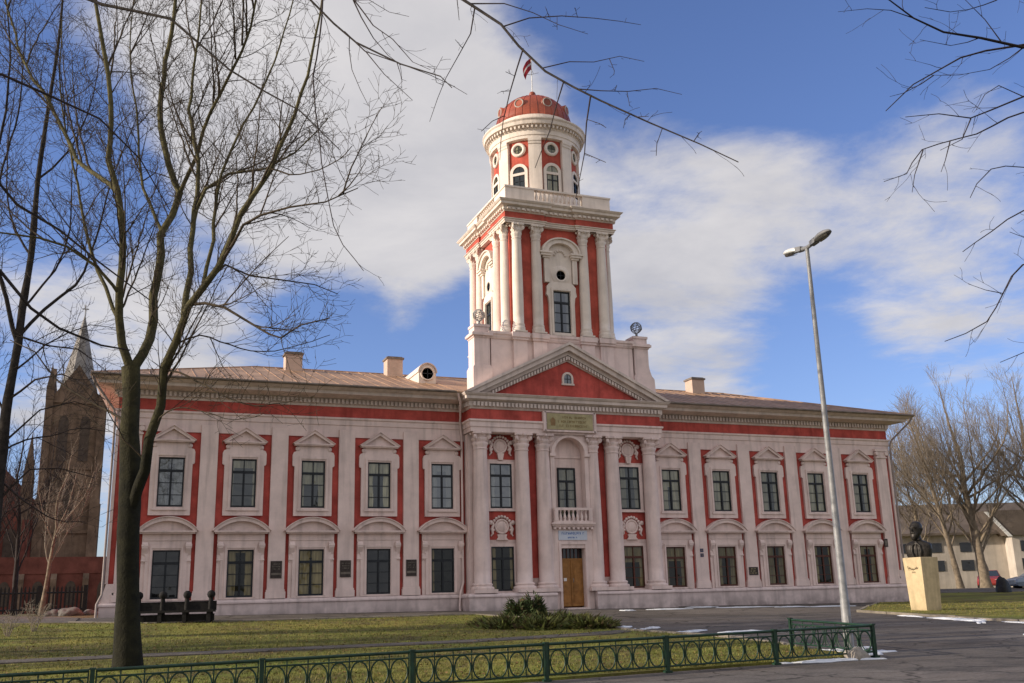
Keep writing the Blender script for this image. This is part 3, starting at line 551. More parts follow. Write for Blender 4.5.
# entablature: architrave, red frieze, cornice with dentils, for a path at depth d
def entablature(bA, bF, bC, path, z, out, closed=False, dent=.19, s=.8, front=()):
    zA, zF, zD, zC, zT = z
    bA.sweep(path, [(0,zA),(.05,zA),(.05,zA+(zF-zA)*.38),(.09,zA+(zF-zA)*.40),(.09,zA+(zF-zA)*.78),(.15,zA+(zF-zA)*.86),(.15,zF),(0,zF)], 0, closed)
    bF.sweep(path, [(0,zF),(.03,zF),(.03,zD),(0,zD)], 0, closed)
    q = zC-zD
    bC.sweep(path, [(0,zD),(.06,zD),(.10,zD+q*.25),(.10,zD+q*.32),(.14,zD+q*.32),(.14,zC-.02),(.30*out/1.1,zC),(out*.62,zC+(zT-zC)*.22),(out*.72,zC+(zT-zC)*.25),(out*.74,zC+(zT-zC)*.62),(out*.86,zC+(zT-zC)*.72),(out,zC+(zT-zC)*.95),(out,zT),(0,zT+.02)], 0, closed)
    for i in front:      # dentils along these path sides
        a = Vector(path[i]); c = Vector(path[(i+1)%len(path)]); d = (c-a); L = d.length; d.normalize(); n = Vector((d.y,-d.x))
        k = max(1,int(L/dent)); st = L/k; w = st*.58
        for j in range(k):
            p = a+d*(st*(j+.5))
            for (u,v_,) in ((0,0),):
                x0 = p-d*(w/2)+n*.10; x1 = p+d*(w/2)+n*.10; x2 = p+d*(w/2)+n*(.10+.15*s); x3 = p-d*(w/2)+n*(.10+.15*s)
                z0 = zD+q*.34; z1 = zC-.03
                bC.add([(x0.x,x0.y,z0),(x1.x,x1.y,z0),(x2.x,x2.y,z0),(x3.x,x3.y,z0),(x0.x,x0.y,z1),(x1.x,x1.y,z1),(x2.x,x2.y,z1),(x3.x,x3.y,z1)],
                       [(0,1,2,3),(7,6,5,4),(3,2,6,7),(0,3,7,4),(1,0,4,5),(2,1,5,6)])
ZM = (7.95,8.52,9.02,9.38,9.74)
for path_ in ([(-HW+SK,DEP),(-HW,0),(-5.0,0)],[(5.0,0),(HW,0),(HW-SK,DEP)]):
    bA, bF, bC = MB(), MB(), MB()
    entablature(bA,bF,bC,path_,ZM,1.12,front=(0,1))
    bA.build('architrave', P_, A); bF.build('red_frieze', RD, A); bC.build('cornice', CO, A)
bA, bF, bC = MB(), MB(), MB()
ZP = (7.93,8.50,9.0,9.34,9.70)
pth = [(-5.0,.3),(-5.0,-1.2),(5.0,-1.2),(5.0,.3)]
entablature(bA,bF,bC,pth,ZP,.47,front=(0,1,2))
bA.box(-4.98,4.98,-1.19,0,7.9,8.5)
bF.box(-4.98,4.98,-1.19,0,8.5,9.0); bC.box(-4.98,4.98,-1.19,0,9.0,9.72)
bA.build('architrave', P_, A); bF.build('red_frieze', RD, A); bC.build('cornice', CO, A)
b = MB()       # framed field for the gold plaque, breaking through the frieze
b.box(-1.42,1.42,-1.33,-1.0,8.02,9.02); b.box(-1.34,1.34,-1.38,-1.33,8.95,9.03); b.box(-1.34,1.34,-1.38,-1.33,8.03,8.11)
b.box(-1.40,-1.27,-1.38,-1.33,8.05,9.01); b.box(1.27,1.40,-1.38,-1.33,8.05,9.01)
b.build('plaque_frame', P_, A)

# roof: hipped, standing seams
EZ, RZ, EO = 9.75, 12.2, 1.15
rx, ry = HW+EO, DEP/2
e = [(-rx,-EO),(rx,-EO),(rx-SK*1.17,DEP+EO),(-rx+SK*1.17,DEP+EO)]
r0, r1 = (-rx+7.4, ry, RZ), (rx-7.4, ry, RZ)
b = MB()
t = .06
V = [(x,y,EZ+t) for x,y in e]+[r0,r1]
b.add(V, [(0,1,5,4),(1,2,5),(2,3,4,5),(3,0,4)])
b.add([(x,y,EZ) for x,y in e]+[(x,y,EZ+t) for x,y in e], [(3,2,1,0)]+[(i,(i+1)%4,(i+1)%4+4,i+4) for i in range(4)])
def roofz(x, y):       # height of the roof skin at a plan point
    zf = EZ+t+(y+EO)/(ry+EO)*(RZ-EZ-t); zb = EZ+t+(DEP+EO-y)/(ry+EO)*(RZ-EZ-t)
    zl = EZ+t+(x+rx)/7.4*(RZ-EZ-t); zr = EZ+t+(rx-x)/7.4*(RZ-EZ-t)
    return min(zf,zb,zl,zr,RZ)
k = -rx+.4
while k < rx-.3:        # seams on the front slope, running up to the ridge or the hip
    if not (-5.2 < k < 5.2):
        y1 = ry
        if k < r0[0]: y1 = -EO+(k+rx)/7.4*(ry+EO)
        if k > r1[0]: y1 = -EO+(rx-k)/7.4*(ry+EO)
        b.tube([(k,-EO+.02,EZ+t+.012),(k,y1,roofz(k,y1-.001)+.012)], .022, 4)
    k += .62
for c_ in (0,1):        # ridge and hip caps
    b.tube([(e[c_][0],e[c_][1],EZ+t),(r0 if c_==0 else r1)], .05, 6)
b.tube([r0,r1], .06, 6)
roof = b.build('roof', M['roof'], A)
for s in (-1,1):
    b = MB(); b.tube([(s*(rx+.02),-EO-.03,EZ+.03),(s*5.7,-EO-.03,EZ+.03)], .06, 6); b.build('gutter', M['gutter'], A)
for cx_, cz_ in ((-12.25,.62),(-6.95,.70),(11.65,.62)):
    b = MB(); cz0 = roofz(cx_,ry-1)-.4; ct = RZ+cz_
    b.box(cx_-.42,cx_+.42,ry-1.1,ry-.3,cz0,ct-.1); b.box(cx_-.48,cx_+.48,ry-1.16,ry-.24,ct-.1,ct,1); b.box(cx_-.40,cx_+.40,ry-1.08,ry-.32,ct,ct+.05,1)
    b.build('chimney', [M['chimney'],M['gutter']], roof)
# round dormer on the left wing roof
b = MB(); dx, dy = -6.12, 2.2; dz = roofz(dx,dy)
arc = [(dx+.45*math.cos(a), dz+.56+.45*math.sin(a)) for a in [PI*i/14 for i in range(15)]]
b.prism([(dx-.45,dz-.3)]+arc[::-1]+[(dx+.45,dz-.3)], dy, dy+3.4, 0)
arcO = [(dx+.50*math.cos(a), dz+.56+.50*math.sin(a)) for a in [PI*i/14 for i in range(15)]]
b.strip(arcO, arc, dy-.08, dy+3.2, 2)
b.torus((dx,dy-.02,dz+.5), .33, .05, (0,1,0), 24, 6, 0)
b.lathe([(1e-4,0),(.33,0)], (dx,dy-.015,dz+.5), 24, 1, M=Matrix.Rotation(PI/2,4,'X'))
b.box(dx-.02,dx+.02,dy-.05,dy-.02,dz+.19,dz+.81,3); b.box(dx-.31,dx+.31,dy-.05,dy-.02,dz+.48,dz+.52,3)
b.build('dormer_window', [M['cream'],M['glassblue'],M['cornice'],M['frame']], roof)

# pilasters of the wings
pil = MB(); pil.box(-.36,.36,-.14,0,.58,7.95); pil.box(-.42,.42,-.18,0,.58,.86); pil.box(-.39,.39,-.16,0,.86,.95)
pilm = pil.build('pilaster', P_, A, (-19.0+.0,0,0))
pilm.location.x = -19.72
for x in (-7.61,-10.61,-13.61,-16.61,7.61,10.61,13.61,16.61,19.72):
    c = pilm.copy(); COL.objects.link(c); c.location.x = x
for s in (-1,1):    # capitals on the end pilasters
    b = MB(); x = s*19.72
    b.box(x-.40,x+.40,-.20,0,7.45,7.52); b.box(x-.44,x+.44,-.24,0,7.82,7.95)
    for u in (-.33,.33): b.tube([(x+u,-.26,7.70),(x+u,-.12,7.70)], .11, 10)
    b.box(x-.30,x+.30,-.19,-.141,7.52,7.82)
    b.build('pilaster_capital', P_, A)
for s in (-1,1):    # flared corner feet
    b = MB()
    b.prism([(s*(HW+.24),.56),(s*(HW+.24),.60),(s*(HW+.10),.95),(s*(HW+.0),1.3),(s*(HW-.3),1.3),(s*(HW-.3),.56)], -.16, .25)
    b.box(s*HW-.06,s*HW+.06,-.09,.07,1.3,7.62)
    b.build('corner_trim', P_, A)

# --- windows
def window_mesh(w, z0, z1, tr=.27, rows=2, fr=.06):
    """frame in x,z around the origin column; glass kept separate"""
    f = MB(); h = z1-z0; zt = z1-h*tr
    f.box(-w/2,-w/2+fr,-.05,.02,z0,z1); f.box(w/2-fr,w/2,-.05,.02,z0,z1)
    f.box(-w/2+fr,w/2-fr,-.05,.02,z1-fr,z1); f.box(-w/2+fr,w/2-fr,-.05,.02,z0,z0+fr+.02)
    f.box(-w/2+fr,w/2-fr,-.06,.02,zt-.05,zt+.05)
    f.box(-.04,.04,-.055,.02,z0+fr+.02,zt-.05); f.box(-.018,.018,-.04,.02,zt+.05,z1-fr)
    for k in range(1,rows+1):
        zz = z0+(zt-z0)*k/(rows+1)
        f.box(-w/2+fr,-.04,-.035,.02,zz-.014,zz+.014); f.box(.04,w/2-fr,-.035,.02,zz-.014,zz+.014)
    p = MB(); p.add([(-w/2+fr/2,.0,z0+fr/2),(w/2-fr/2,.0,z0+fr/2),(w/2-fr/2,.0,z1-fr/2),(-w/2+fr/2,.0,z1-fr/2)], [(0,1,2,3)])
    return f, p
WIN = {}
def place_window(kind, w, z0, z1, x, y, frame, glass, parent=A, rows=2, rz=0):
    key = (kind, frame, glass)
    if key not in WIN:
        f, p = window_mesh(w, z0, z1, rows=rows)
        fo = f.build('window', M[frame], parent); po = p.build('pane', M[glass], fo); WIN[key] = (fo, po)
    else:
        f0, p0 = WIN[key]
        fo = f0.copy(); COL.objects.link(fo); fo.parent = parent
        po = p0.copy(); COL.objects.link(po); po.parent = fo
    fo.location = (x, y, 0); fo.rotation_euler = (0,0,rz)
    return fo
def eared(hw_, z0, z1, ear=.09, ez=.62, r=.16):
    """half outline of an eared surround, clockwise from the top middle"""
    return [(0,z1),(hw_+ear-r,z1),(hw_+ear-r*.3,z1-r*.3),(hw_+ear,z1-r),(hw_+ear,z1-ez),(hw_+ear-.03,z1-ez-.05),(hw_,z1-ez-.06),(hw_,z0)]
def ring(mb, half, hole, y0, y1, m=0):
    """solid surround: outer half outline mirrored, rectangular hole (hw, z0, z1)"""
    hw_, a, c = hole; zb = half[-1][1]
    for s in (-1,1):
        H = [(s*x,z) for x,z in half]
        mb.prism([(0,c)]+H[:3]+[(H[3][0],max(H[3][1],c)),(H[3][0],c)] if False else [(0,c),(0,H[0][1])]+H[1:4]+[(H[3][0],c)], y0, y1, m)
        low = [p for p in H[3:] if p[1] < c-1e-4]
        mb.prism([(s*hw_,c),(H[3][0],c)]+low+[(s*hw_,zb)], y0, y1, m)
    if a > zb+.005: mb.prism([(-hw_,a),(hw_,a),(hw_,zb),(-hw_,zb)], y0, y1, m)
YW = -.025
# upper surround
su = MB()
ring(su, eared(.84,4.07,6.92), (.525,4.42,6.51), -.14, 0)
for s in (-1,1):       # raised inner architrave
    su.box(s*.60-.045,s*.60+.045,-.18,-.14,4.30,6.58)
su.box(-.645,.645,-.18,-.14,6.58,6.68)
su.box(-.70,.70,-.20,-.14,4.28,4.37)
su.box(-.66,.66,-.13,0,6.92,7.16)                       # frieze
for s in (-1,1): su.lathe([(1e-4,-.065),(.10,-.065),(.12,0),(.10,.065),(1e-4,.065)], (s*.70,-.075,7.03), 12, 0, M=Matrix.Rotation(PI/2,4,'X'))
su.box(-.86,.86,-.26,0,7.16,7.21); su.box(-.90,.90,-.30,0,7.21,7.26)
su.prism([(-.80,7.26),(0,7.72),(.80,7.26)], -.14, 0)     # tympanum
o_ = [(-.92,7.26),(0,7.86),(.92,7.26)]; i_ = [(-.72,7.26),(0,7.72),(.72,7.26)]
su.strip(o_, i_, -.28, 0)
su.strip([(-.96,7.255),(0,7.885),(.96,7.255)], [(-.915,7.258),(0,7.86),(.915,7.258)], -.33, 0)
# lower surround
sl = MB()
ring(sl, eared(.82,.585,2.86,.05,.40,.05), (.545,.66,2.63), -.14, 0)
for s in (-1,1):
    sl.box(s*.615-.04,s*.615+.04,-.175,-.14,.66,2.70); sl.box(s*.80-.10,s*.80+.10,-.10,-.0,.585,2.2) if False else None
    # console bracket carrying the segmental hood
    sl.prism([(0,2.05),(-.10,2.10),(-.13,2.25),(-.10,2.42),(-.17,2.55),(-.26,2.70),(-.27,2.86),(-.20,2.95),(0,2.95)], s*.86-.11, s*.86+.11, 0, 'x')
    sl.tube([(s*.86-.13,-.19,2.80),(s*.86+.13,-.19,2.80)], .09, 10)
    sl.tube([(s*.86-.125,-.09,2.20),(s*.86+.125,-.09,2.20)], .06, 8)
for s in (-1,1): sl.box(s*.775-.205,s*.775+.205,-.085,0,.585,2.86)
sl.box(-.655,.655,-.175,-.14,2.70,2.78)
sl.box(-.98,.98,-.13,0,2.861,3.30); sl.box(-.92,.92,-.16,-.13,3.02,3.08)
sl.box(-1.10,1.10,-.30,0,3.30,3.36); sl.box(-1.16,1.16,-.36,0,3.36,3.42)
na = 16
def seg(hw_, z0, rise):
    R = (hw_*hw_+rise*rise)/(2*rise); a = math.asin(hw_/R)
    return [(R*math.sin(-a+2*a*i/na), z0+rise-R+R*math.cos(-a+2*a*i/na)) for i in range(na+1)]
sl.prism(seg(1.02,3.42,.40)[::-1], -.16, 0)
sl.strip(seg(1.20,3.42,.56), seg(1.02,3.42,.40), -.34, 0)
sl.strip(seg(1.24,3.418,.595), seg(1.195,3.42,.56), -.40, 0)
BAYS = [-18.11,-15.11,-12.11,-9.11,-6.11,6.11,9.11,12.11,15.11,18.11]
suo = slo = None
for i, x in enumerate(BAYS):
    if suo is None: suo = su.build('window_surround', P_, A); slo = sl.build('window_surround', P_, A); q = (suo, slo)
    else:
        q = (suo.copy(), slo.copy())
        for c in q: COL.objects.link(c)
    for c in q: c.location.x = x
    place_window('up', 1.05, 4.42, 6.51, x, YW, 'frame', 'glassblue' if i in (0,4) else 'glassup')
    place_window('low', 1.09, .66, 2.63, x, YW, 'frame' if i < 5 else 'brownframe', 'glassdark' if i in (0,3) else 'glasslow')

# --- portico
YP = -.62
b = MB()
b.box(-4.98,4.98,YP,-.01,.55,7.93)
b.build('portico_wall', P_, A)
b = MB()
for s in (-1,1):
    b.box(s*3.40-.98,s*3.40+.98,YP-.012,YP,6.72,7.93)       # red fields behind medallions
    b.box(s*3.40-.98,s*3.40+.98,YP-.012,YP,2.98,4.30)
    b.box(s*1.84-.27,s*1.84+.27,YP-.014,YP,1.22,7.88)
b.build('red_panel', RD, A)
for s in (-1,1):
    place_window('pu', 1.1, 4.42, 6.51, s*3.40, YP-.03, 'frame', 'glassblue' if s < 0 else 'glassup')
    place_window('pl', 1.12, .66, 2.66, s*3.40, YP-.03, 'frame' if s<0 else 'brownframe', 'glasslow')
    b = MB()
    ring(b, eared(.72,4.36,6.62,.0,.3,.02), (.55,4.42,6.51), -.09, 0)
    b.box(-.78,.78,-.16,0,4.28,4.36); b.build('window_surround', P_, A, (s*3.40,YP,0))
    b = MB(); ring(b, eared(.74,.585,2.80,.0,.3,.02), (.56,.66,2.66), -.09, 0); b.build('window_surround', P_, A, (s*3.40,YP,0))
def medallion(zc, pedestal):
    b = MB(); R = Matrix.Rotation(PI/2,4,'X')
    b.lathe([(.36,0),(.36,.06),(.31,.09),(.27,.06),(.27,.04)], (0,0,zc), 28, 0, M=R)
    b.lathe([(1e-4,.10),(.14,.085),(.24,.05),(.275,.03)][::-1], (0,0,zc), 24, 0, M=R)
    # wreath of rosettes round the oval, hanging ribbon ends
    for k in range(13):
        a = rad(-20)+rad(220)*k/12
        b.sphere((.46*math.cos(a), -.05, zc+.46*math.sin(a)), .075, 6)
    for s in (-1,1):
        b.tube([(s*.40,-.05,zc+.1),(s*.52,-.07,zc-.12),(s*.46,-.06,zc-.32),(s*.55,-.04,zc-.44)], [.06,.075,.06,.03], 7)
        b.lathe([(1e-4,-.05),(.11,-.04),(.11,.04),(1e-4,.05)], (s*.55,-.05,zc+.18), 10, 0, M=R)
    if pedestal: b.prism([(-.30,zc-.62),(.30,zc-.62),(.20,zc-.50),(.24,zc-.36),(-.24,zc-.36),(-.20,zc-.50)], -.09, 0)
    else: b.prism([(-.10,zc-.66),(.10,zc-.66),(.17,zc-.34),(-.17,zc-.34)], -.12, 0)
    return b
for s in (-1,1):
    for zc, pd in ((7.34,False),(3.58,True)):
        medallion(zc,pd).build('medallion', P_, A, (s*3.40,YP-.012,0))

def capital(mb, x, y, z0, z1, r, m=0):
    """composite capital: leafy bell, four corner volutes, abacus"""
    h = z1-z0
    mb.lathe([(r*1.0,z0-.02),(r*1.10,z0),(r*1.10,z0+.04),(r*1.0,z0+.06)], (x,y,0), 20, m)
    leaf = lambda a, z: 1+.07*max(0,math.cos(8*a))
    leaf2 = lambda a, z: 1+.08*max(0,math.cos(8*a+PI))
    mb.lathe([(r*.98,z0+.05),(r*1.05,z0+h*.22),(r*1.22,z0+h*.36),(r*1.12,z0+h*.40)], (x,y,0), 32, m, mod=leaf)
    mb.lathe([(r*1.0,z0+h*.34),(r*1.08,z0+h*.50),(r*1.30,z0+h*.62),(r*1.16,z0+h*.66)], (x,y,0), 32, m, mod=leaf2)
    mb.lathe([(r*1.05,z0+h*.5),(r*1.12,z0+h*.78),(r*1.28,z0+h*.86)], (x,y,0), 20, m)
    for k in range(4):
        a = PI/4+k*PI/2; d = Vector((math.cos(a),math.sin(a),0)); tn = Vector((-d.y,d.x,0))
        c = Vector((x,y,z0+h*.72))+d*r*1.36
        mb.tube([c-tn*r*.16,c+tn*r*.16], h*.17, 12, m, False)
        mb.torus((c.x,c.y,c.z), h*.12, h*.045, (tn.x,tn.y,0), 12, 5, m)
        mb.tube([(x+d.x*r,y+d.y*r,z0+h*.45),(x+d.x*r*1.25,y+d.y*r*1.25,z0+h*.62),(x+d.x*r*1.45,y+d.y*r*1.45,z0+h*.83)], [r*.16,r*.13,r*.10], 6, m)
    q = r*1.45

    outl = []
    for k in range(4):      # concave-sided abacus
        a = PI/4+k*PI/2
        outl += [(x+math.cos(a-.10)*q*1.28, y+math.sin(a-.10)*q*1.28),(x+math.cos(a+.10)*q*1.28, y+math.sin(a+.10)*q*1.28)]
        a2 = a+PI/4; outl.append((x+math.cos(a2)*q*.86, y+math.sin(a2)*q*.86))
    n = len(outl)
    mb.add([(p[0],p[1],z0+h*.87) for p in outl]+[(p[0],p[1],z1) for p in outl], [list(range(n))[::-1], list(range(n,2*n))]+[[i,(i+1)%n,(i+1)%n+n,i+n] for i in range(n)], m)
    mb.sphere((x,y-q*.92,z0+h*.9), h*.10, 6, m); mb.sphere((x-q*.92,y,z0+h*.9), h*.10, 6, m); mb.sphere((x+q*.92,y,z0+h*.9), h*.10, 6, m)
def column(z0, z1, r, capz, base=1.0):
    mb = MB(); q_ = 1+.5*base
    mb.box(-r*q_,r*q_,-r*q_,r*q_,z0,z0+.16*base)
    B_ = lambda k: r*(1+(k-1)*base)
    mb.lathe([(B_(1.45),z0+.16*base),(B_(1.48),z0+.21),(B_(1.42),z0+.27),(B_(1.22),z0+.29),(B_(1.2),z0+.33),(B_(1.28),z0+.36),(B_(1.26),z0+.41),(r*1.08,z0+.45)], (0,0,0), 24)
    H = capz-z0-.45
    mb.lathe([(r*1.08,z0+.45)]+[(r*(1-.14*max(0,(t-.3)/.7)**1.6), z0+.45+H*t) for t in [i/10 for i in range(11)]], (0,0,0), 28)
    capital(mb, 0, 0, capz, z1, r*.86)
    return mb
first = None
for x in (-4.48,-2.40,-1.29,1.29,2.40,4.48):
    if first is None: first = column(.58, 7.93, .37, 7.12).build('column', P_, A); c = first
    else: c = first.copy(); COL.objects.link(c)
    c.location = (x,-.88,0)

# entrance bay: arched niche above, balcony, portal below
b = MB(); YB, NB = -1.12, -.64
NS, NR = 7.0, .80
for s in (-1,1): b.prism([(s*.80,3.72),(s*1.0,3.72),(s*1.0,7.9),(s*.80,7.9)], YB, YP)
ar = [(NR*math.cos(PI*i/16), NS+NR*math.sin(PI*i/16)) for i in range(17)]
for i in range(16):
    b.prism([ar[i],ar[i+1],(ar[i+1][0],7.9),(ar[i][0],7.9)], YB, YP)
b.strip([(x*1.22,NS+(z-NS)*1.14) for x,z in ar], ar, YB-.07, YB)          # archivolt
for s in (-1,1): b.box(s*.90-.14,s*.90+.14,YB-.09,YB,6.88,7.02)
b.box(-.79,.79,-.67,-.62,6.86,6.98)
b.build('arched_niche', P_, A)
b = MB(); b.box(-.48,.48,YP-.014,YP,4.02,6.40); o = b.build('niche_opening', M['church_dark'], A)
place_window('nw', .92, 4.04, 6.36, 0, YP-.03, 'frame', 'glassup', rows=3)
b = MB()   # portal
for s in (-1,1):
    b.prism([(s*.60,-.6),(s*1.02,-.6),(s*1.02,3.50),(s*.60,3.50)], YB, YP-.001)
    b.box(s*.68-.06,s*.68+.06,YB-.05,YB,-.3,2.72)
b.box(-.60,.60,YB,YP-.001,2.55,3.50); b.box(-.74,.74,YB-.05,YB,2.72,2.84)
b.box(-1.03,1.03,YB-.12,YP,3.50,3.58); b.box(-1.08,1.08,YB-.20,YP,3.58,3.65); b.box(-1.12,1.12,YB-.26,YP,3.65,3.72)
for k in range(9): b.box(-.96+k*.24-.05,-.96+k*.24+.05,YB-.19,YB-.001,3.42,3.499)
b.box(-.62,.62,YB-.35,-.9,-.6,-.16)
b.build('portal', P_, A)
b = MB(); bz0, bz1 = 3.72, 4.42
b.box(-1.0,1.0,-1.36,-1.20,bz1-.12,bz1); b.box(-1.0,1.0,-1.35,-1.21,bz0,bz0+.09)
for s in (-1,1):
    b.box(s*.89-.09,s*.89+.09,-1.37,-1.19,bz0+.09,bz1-.12)
def baluster(mb, x, y, z0, z1, r, m=0):
    h = z1-z0
    mb.lathe([(r*.9,z0),(r*.9,z0+h*.06),(r*.55,z0+h*.10),(r,z0+h*.30),(r*.95,z0+h*.40),(r*.45,z0+h*.72),(r*.42,z0+h*.82),(r*.7,z0+h*.88),(r*.8,z0+h*.94),(r*.8,z1)], (x,y,0), 10, m)
for k in range(7): baluster(b, -.66+k*.22, -1.28, bz0+.09, bz1-.12, .075)
b.build('balcony_balustrade', P_, A)
# door
b = MB(); yd = -.80
for s in (-1,1):
    b.box(s*.295-.285,s*.295+.285,yd,yd+.08,-.10,2.0)
    for z0,z1 in ((.05,.42),(.55,1.85)):
        b.box(s*.295-.20,s*.295+.20,yd-.025,yd,z0,z1); b.box(s*.295-.15,s*.295+.15,yd-.04,yd-.025,z0+.06,z1-.06)
b.box(-.025,.025,yd-.04,yd,-.08,2.0)
b.box(-.60,.60,yd-.01,yd+.08,2.0,2.09); b.box(-.60,-.585,yd-.01,yd+.08,-.1,2.0); b.box(.585,.60,yd-.01,yd+.08,-.1,2.0)
door = b.build('door', M['wood'], A)
b = MB(); b.add([(-.6,yd+.05,2.09),(.6,yd+.05,2.09),(.6,yd+.05,2.55),(-.6,yd+.05,2.55)], [(0,1,2,3)]); b.build('fanlight', M['glassdark'], door)
b = MB()
for k in range(1,6): b.box(-.6+k*.2-.015,-.6+k*.2+.015,yd,yd+.04,2.09,2.55)
b.build('fanlight_bars', M['brownframe'], door)
b = MB(); b.tube([(.06,yd-.05,1.0),(.06,yd-.11,1.0),(.06,yd-.11,1.15),(.06,yd-.05,1.15)], .015, 6); b.build('handle', M['steel'], door)
b = MB(); b.box(-.42,-.27,yd-.055,yd-.041,1.05,1.19); b.build('notice', M['white'], door)
# downpipes
b = MB()
b.tube([(-5.62,-1.12,9.70),(-5.45,-.95,9.35),(-5.24,-.30,8.75),(-5.22,-.17,8.5),(-5.14,-.12,7.8),(-5.14,-.12,1.1),(-5.36,-.36,.6),(-5.42,-.42,.0),(-5.44,-.55,-.25)], .055, 8)
b.build('downpipe', M['pink'], A)
for s in (-1,1):
    b = MB(); b.tube([(s*(HW+1.1),-1.05,9.68),(s*(HW+1.0),-.95,9.45),(s*(HW+.20),-.2,8.45),(s*(HW+.13),-.13,8.2),(s*(HW+.13),-.13,.9),(s*(HW+.3),-.3,.5),(s*(HW+.3),-.33,-.3)], .05, 8); b.build('downpipe', M['pinkpipe'], A)

# pediment
b = MB(); bt = MB()
ax, az, bz = 0, 12.35, 9.72
YF = -1.75
bt.prism([(-4.3,bz),(0,11.55),(4.3,bz)], -1.22, -.9)
hwp = 5.45
def rake(o, i, y0, y1, mb, m=0):      # band parallel to the slope between two heights
    mb.strip([(-hwp*o[0],bz+o[2]),(0,o[1]),(hwp*o[0],bz+o[2])],[(-hwp*i[0],bz+i[2]),(0,i[1]),(hwp*i[0],bz+i[2])], y0, y1, m)
rake((1.0,12.46,.02),(.955,12.32,.0),-1.70,-.9,b)
rake((.955,12.32,.0),(.87,12.06,.0),-1.60,-.9,b)
rake((.87,12.06,.0),(.81,11.86,.0),-1.40,-.9,b)
rake((.81,11.86,.0),(.745,11.56,.0),-1.30,-.9,b)
sl_ = (11.86-bz)/(hwp*.81)
n = 28
for s in (-1,1):
    for k in range(n):
        t = (k+.6)/n; x = s*hwp*.80*(1-t); z = bz+(hwp*.81-abs(x))*sl_
        if z-.22 < bz: continue
        d = .05
        b.prism([(x-d,z-.06-s*-d*sl_*-1*-1),(x+d,z-.06-s*d*sl_),(x+d,z-.26-s*d*sl_),(x-d,z-.26+s*d*sl_)] if False else [(x-d,z-.05+s*d*sl_),(x+d,z-.05-s*d*sl_),(x+d,z-.22-s*d*sl_),(x-d,z-.22+s*d*sl_)], -1.42, -1.29)
ped = b.build('pediment', CO, A)
bt.build('tympanum', RD, ped)
b = MB()
aw = [(.20*math.cos(PI*i/10), 10.72+.20*math.sin(PI*i/10)) for i in range(11)]
ow = [(.30*math.cos(PI*i/10), 10.72+.30*math.sin(PI*i/10)) for i in range(11)]
b.strip(ow, aw, -1.29, -1.21, 1)
b.box(-.30,-.20,-1.29,-1.21,10.44,10.72,1); b.box(.20,.30,-1.29,-1.21,10.44,10.72,1); b.box(-.34,.34,-1.31,-1.21,10.36,10.44,1)
b.prism([(-.2,10.44)]+aw[::-1]+[(.2,10.44)], -1.235, -1.22, 0)
b.box(-.015,.015,-1.255,-1.235,10.44,10.9,2); b.box(-.2,.2,-1.25,-1.235,10.66,10.69,2)
b.build('attic_window', [M['glassblue'],CO,M['frame']], ped)
# roof behind the pediment
b = MB(); b.prism([(-5.5,9.70),(0,12.30),(5.5,9.70)], -.9, 4.0); b.build('portico_roof', M['roof'], A)

# attic storey under the tower
AF = -.95
b = MB()
b.box(-3.85,3.85,AF,-.30,9.4,12.62); 
b.sweep([(-3.85,-.3),(-3.85,AF),(3.85,AF),(3.85,-.3)], [(0,12.55),(.04,12.55),(.10,12.66),(.10,12.72),(.16,12.78),(.16,12.90),(0,12.92)])
b.box(-3.84,3.84,AF+.01,-.31,12.62,12.9)
for s in (-1,1):
    xc = s*4.33
    b.box(xc-.40,xc+.40,AF-.06,-.15,9.4,12.62)
    b.box(xc-.48,xc+.48,AF-.12,-.10,9.4,11.05); b.prism([(xc-.48,11.05),(xc+.48,11.05),(xc+.40,11.2),(xc-.40,11.2)], AF-.10, -.12)
    b.box(xc-.44,xc+.44,AF-.10,-.12,12.55,12.64); b.box(xc-.54,xc+.54,AF-.20,-.05,12.64,12.76); b.box(xc-.49,xc+.49,AF-.15,-.09,12.76,12.82)
    b.box(xc-.38,xc+.38,AF-.02,-.2,12.82,13.18); b.box(xc-.42,xc+.42,AF-.06,-.17,13.10,13.22)
    if s > 0: b.prism([(xc+.39,11.9),(xc+.45,11.5),(xc+.56,11.15),(xc+.70,11.0),(xc+.72,10.6),(xc+.76,9.6),(xc+.2,9.6),(xc+.2,11.9)], AF-.03, -.30)
    for x0 in (s*1.31,s*2.36):
        b.box(x0-.36,x0+.36,AF-.14,AF,9.6,12.54); b.box(x0-.42,x0+.42,AF-.22,AF,12.54,12.66); b.box(x0-.46,x0+.46,AF-.28,AF,12.66,12.915)
b.build('attic', P_, A)
for s in (-1,1):
    pass

# ------------------------------------------------------------------ tower
TC, TH = 1.9, 2.72           # plan centre (y) and half width
def tq(k):                   # rotation taking the front face to face k (0 front, 1 right, 2 back, 3 left)
    return Matrix.Translation((0,TC,0)) @ Matrix.Rotation(k*PI/2,4,'Z')
b = MB(); b.box(-TH,TH,TC-TH,TC+TH,9.5,18.6); b.box(-TH-.06,TH+.06,TC-TH-.06,TC+TH+.06,9.5,12.93,1)
tower = b.build('tower', [M['redtow'],CR], A)
def place_face(o, k):        # object modelled for the front with its origin at the tower axis
    o.location = (0,TC,0); o.rotation_euler = (0,0,k*PI/2)
col0 = None
for k in range(4):
    for x in (-2.36,-1.31,1.31,2.36):
        if col0 is None:
            mb = column(12.93, 18.62, .27, 17.82, .45)
            col0 = mb.build('tower_column', CR, tower); c = col0
        else: c = col0.copy(); COL.objects.link(c)
        a = k*PI/2; y = -TH-.10
        c.location = (x*math.cos(a)-y*math.sin(a), TC+x*math.sin(a)+y*math.cos(a), 0); c.rotation_euler = (0,0,a)
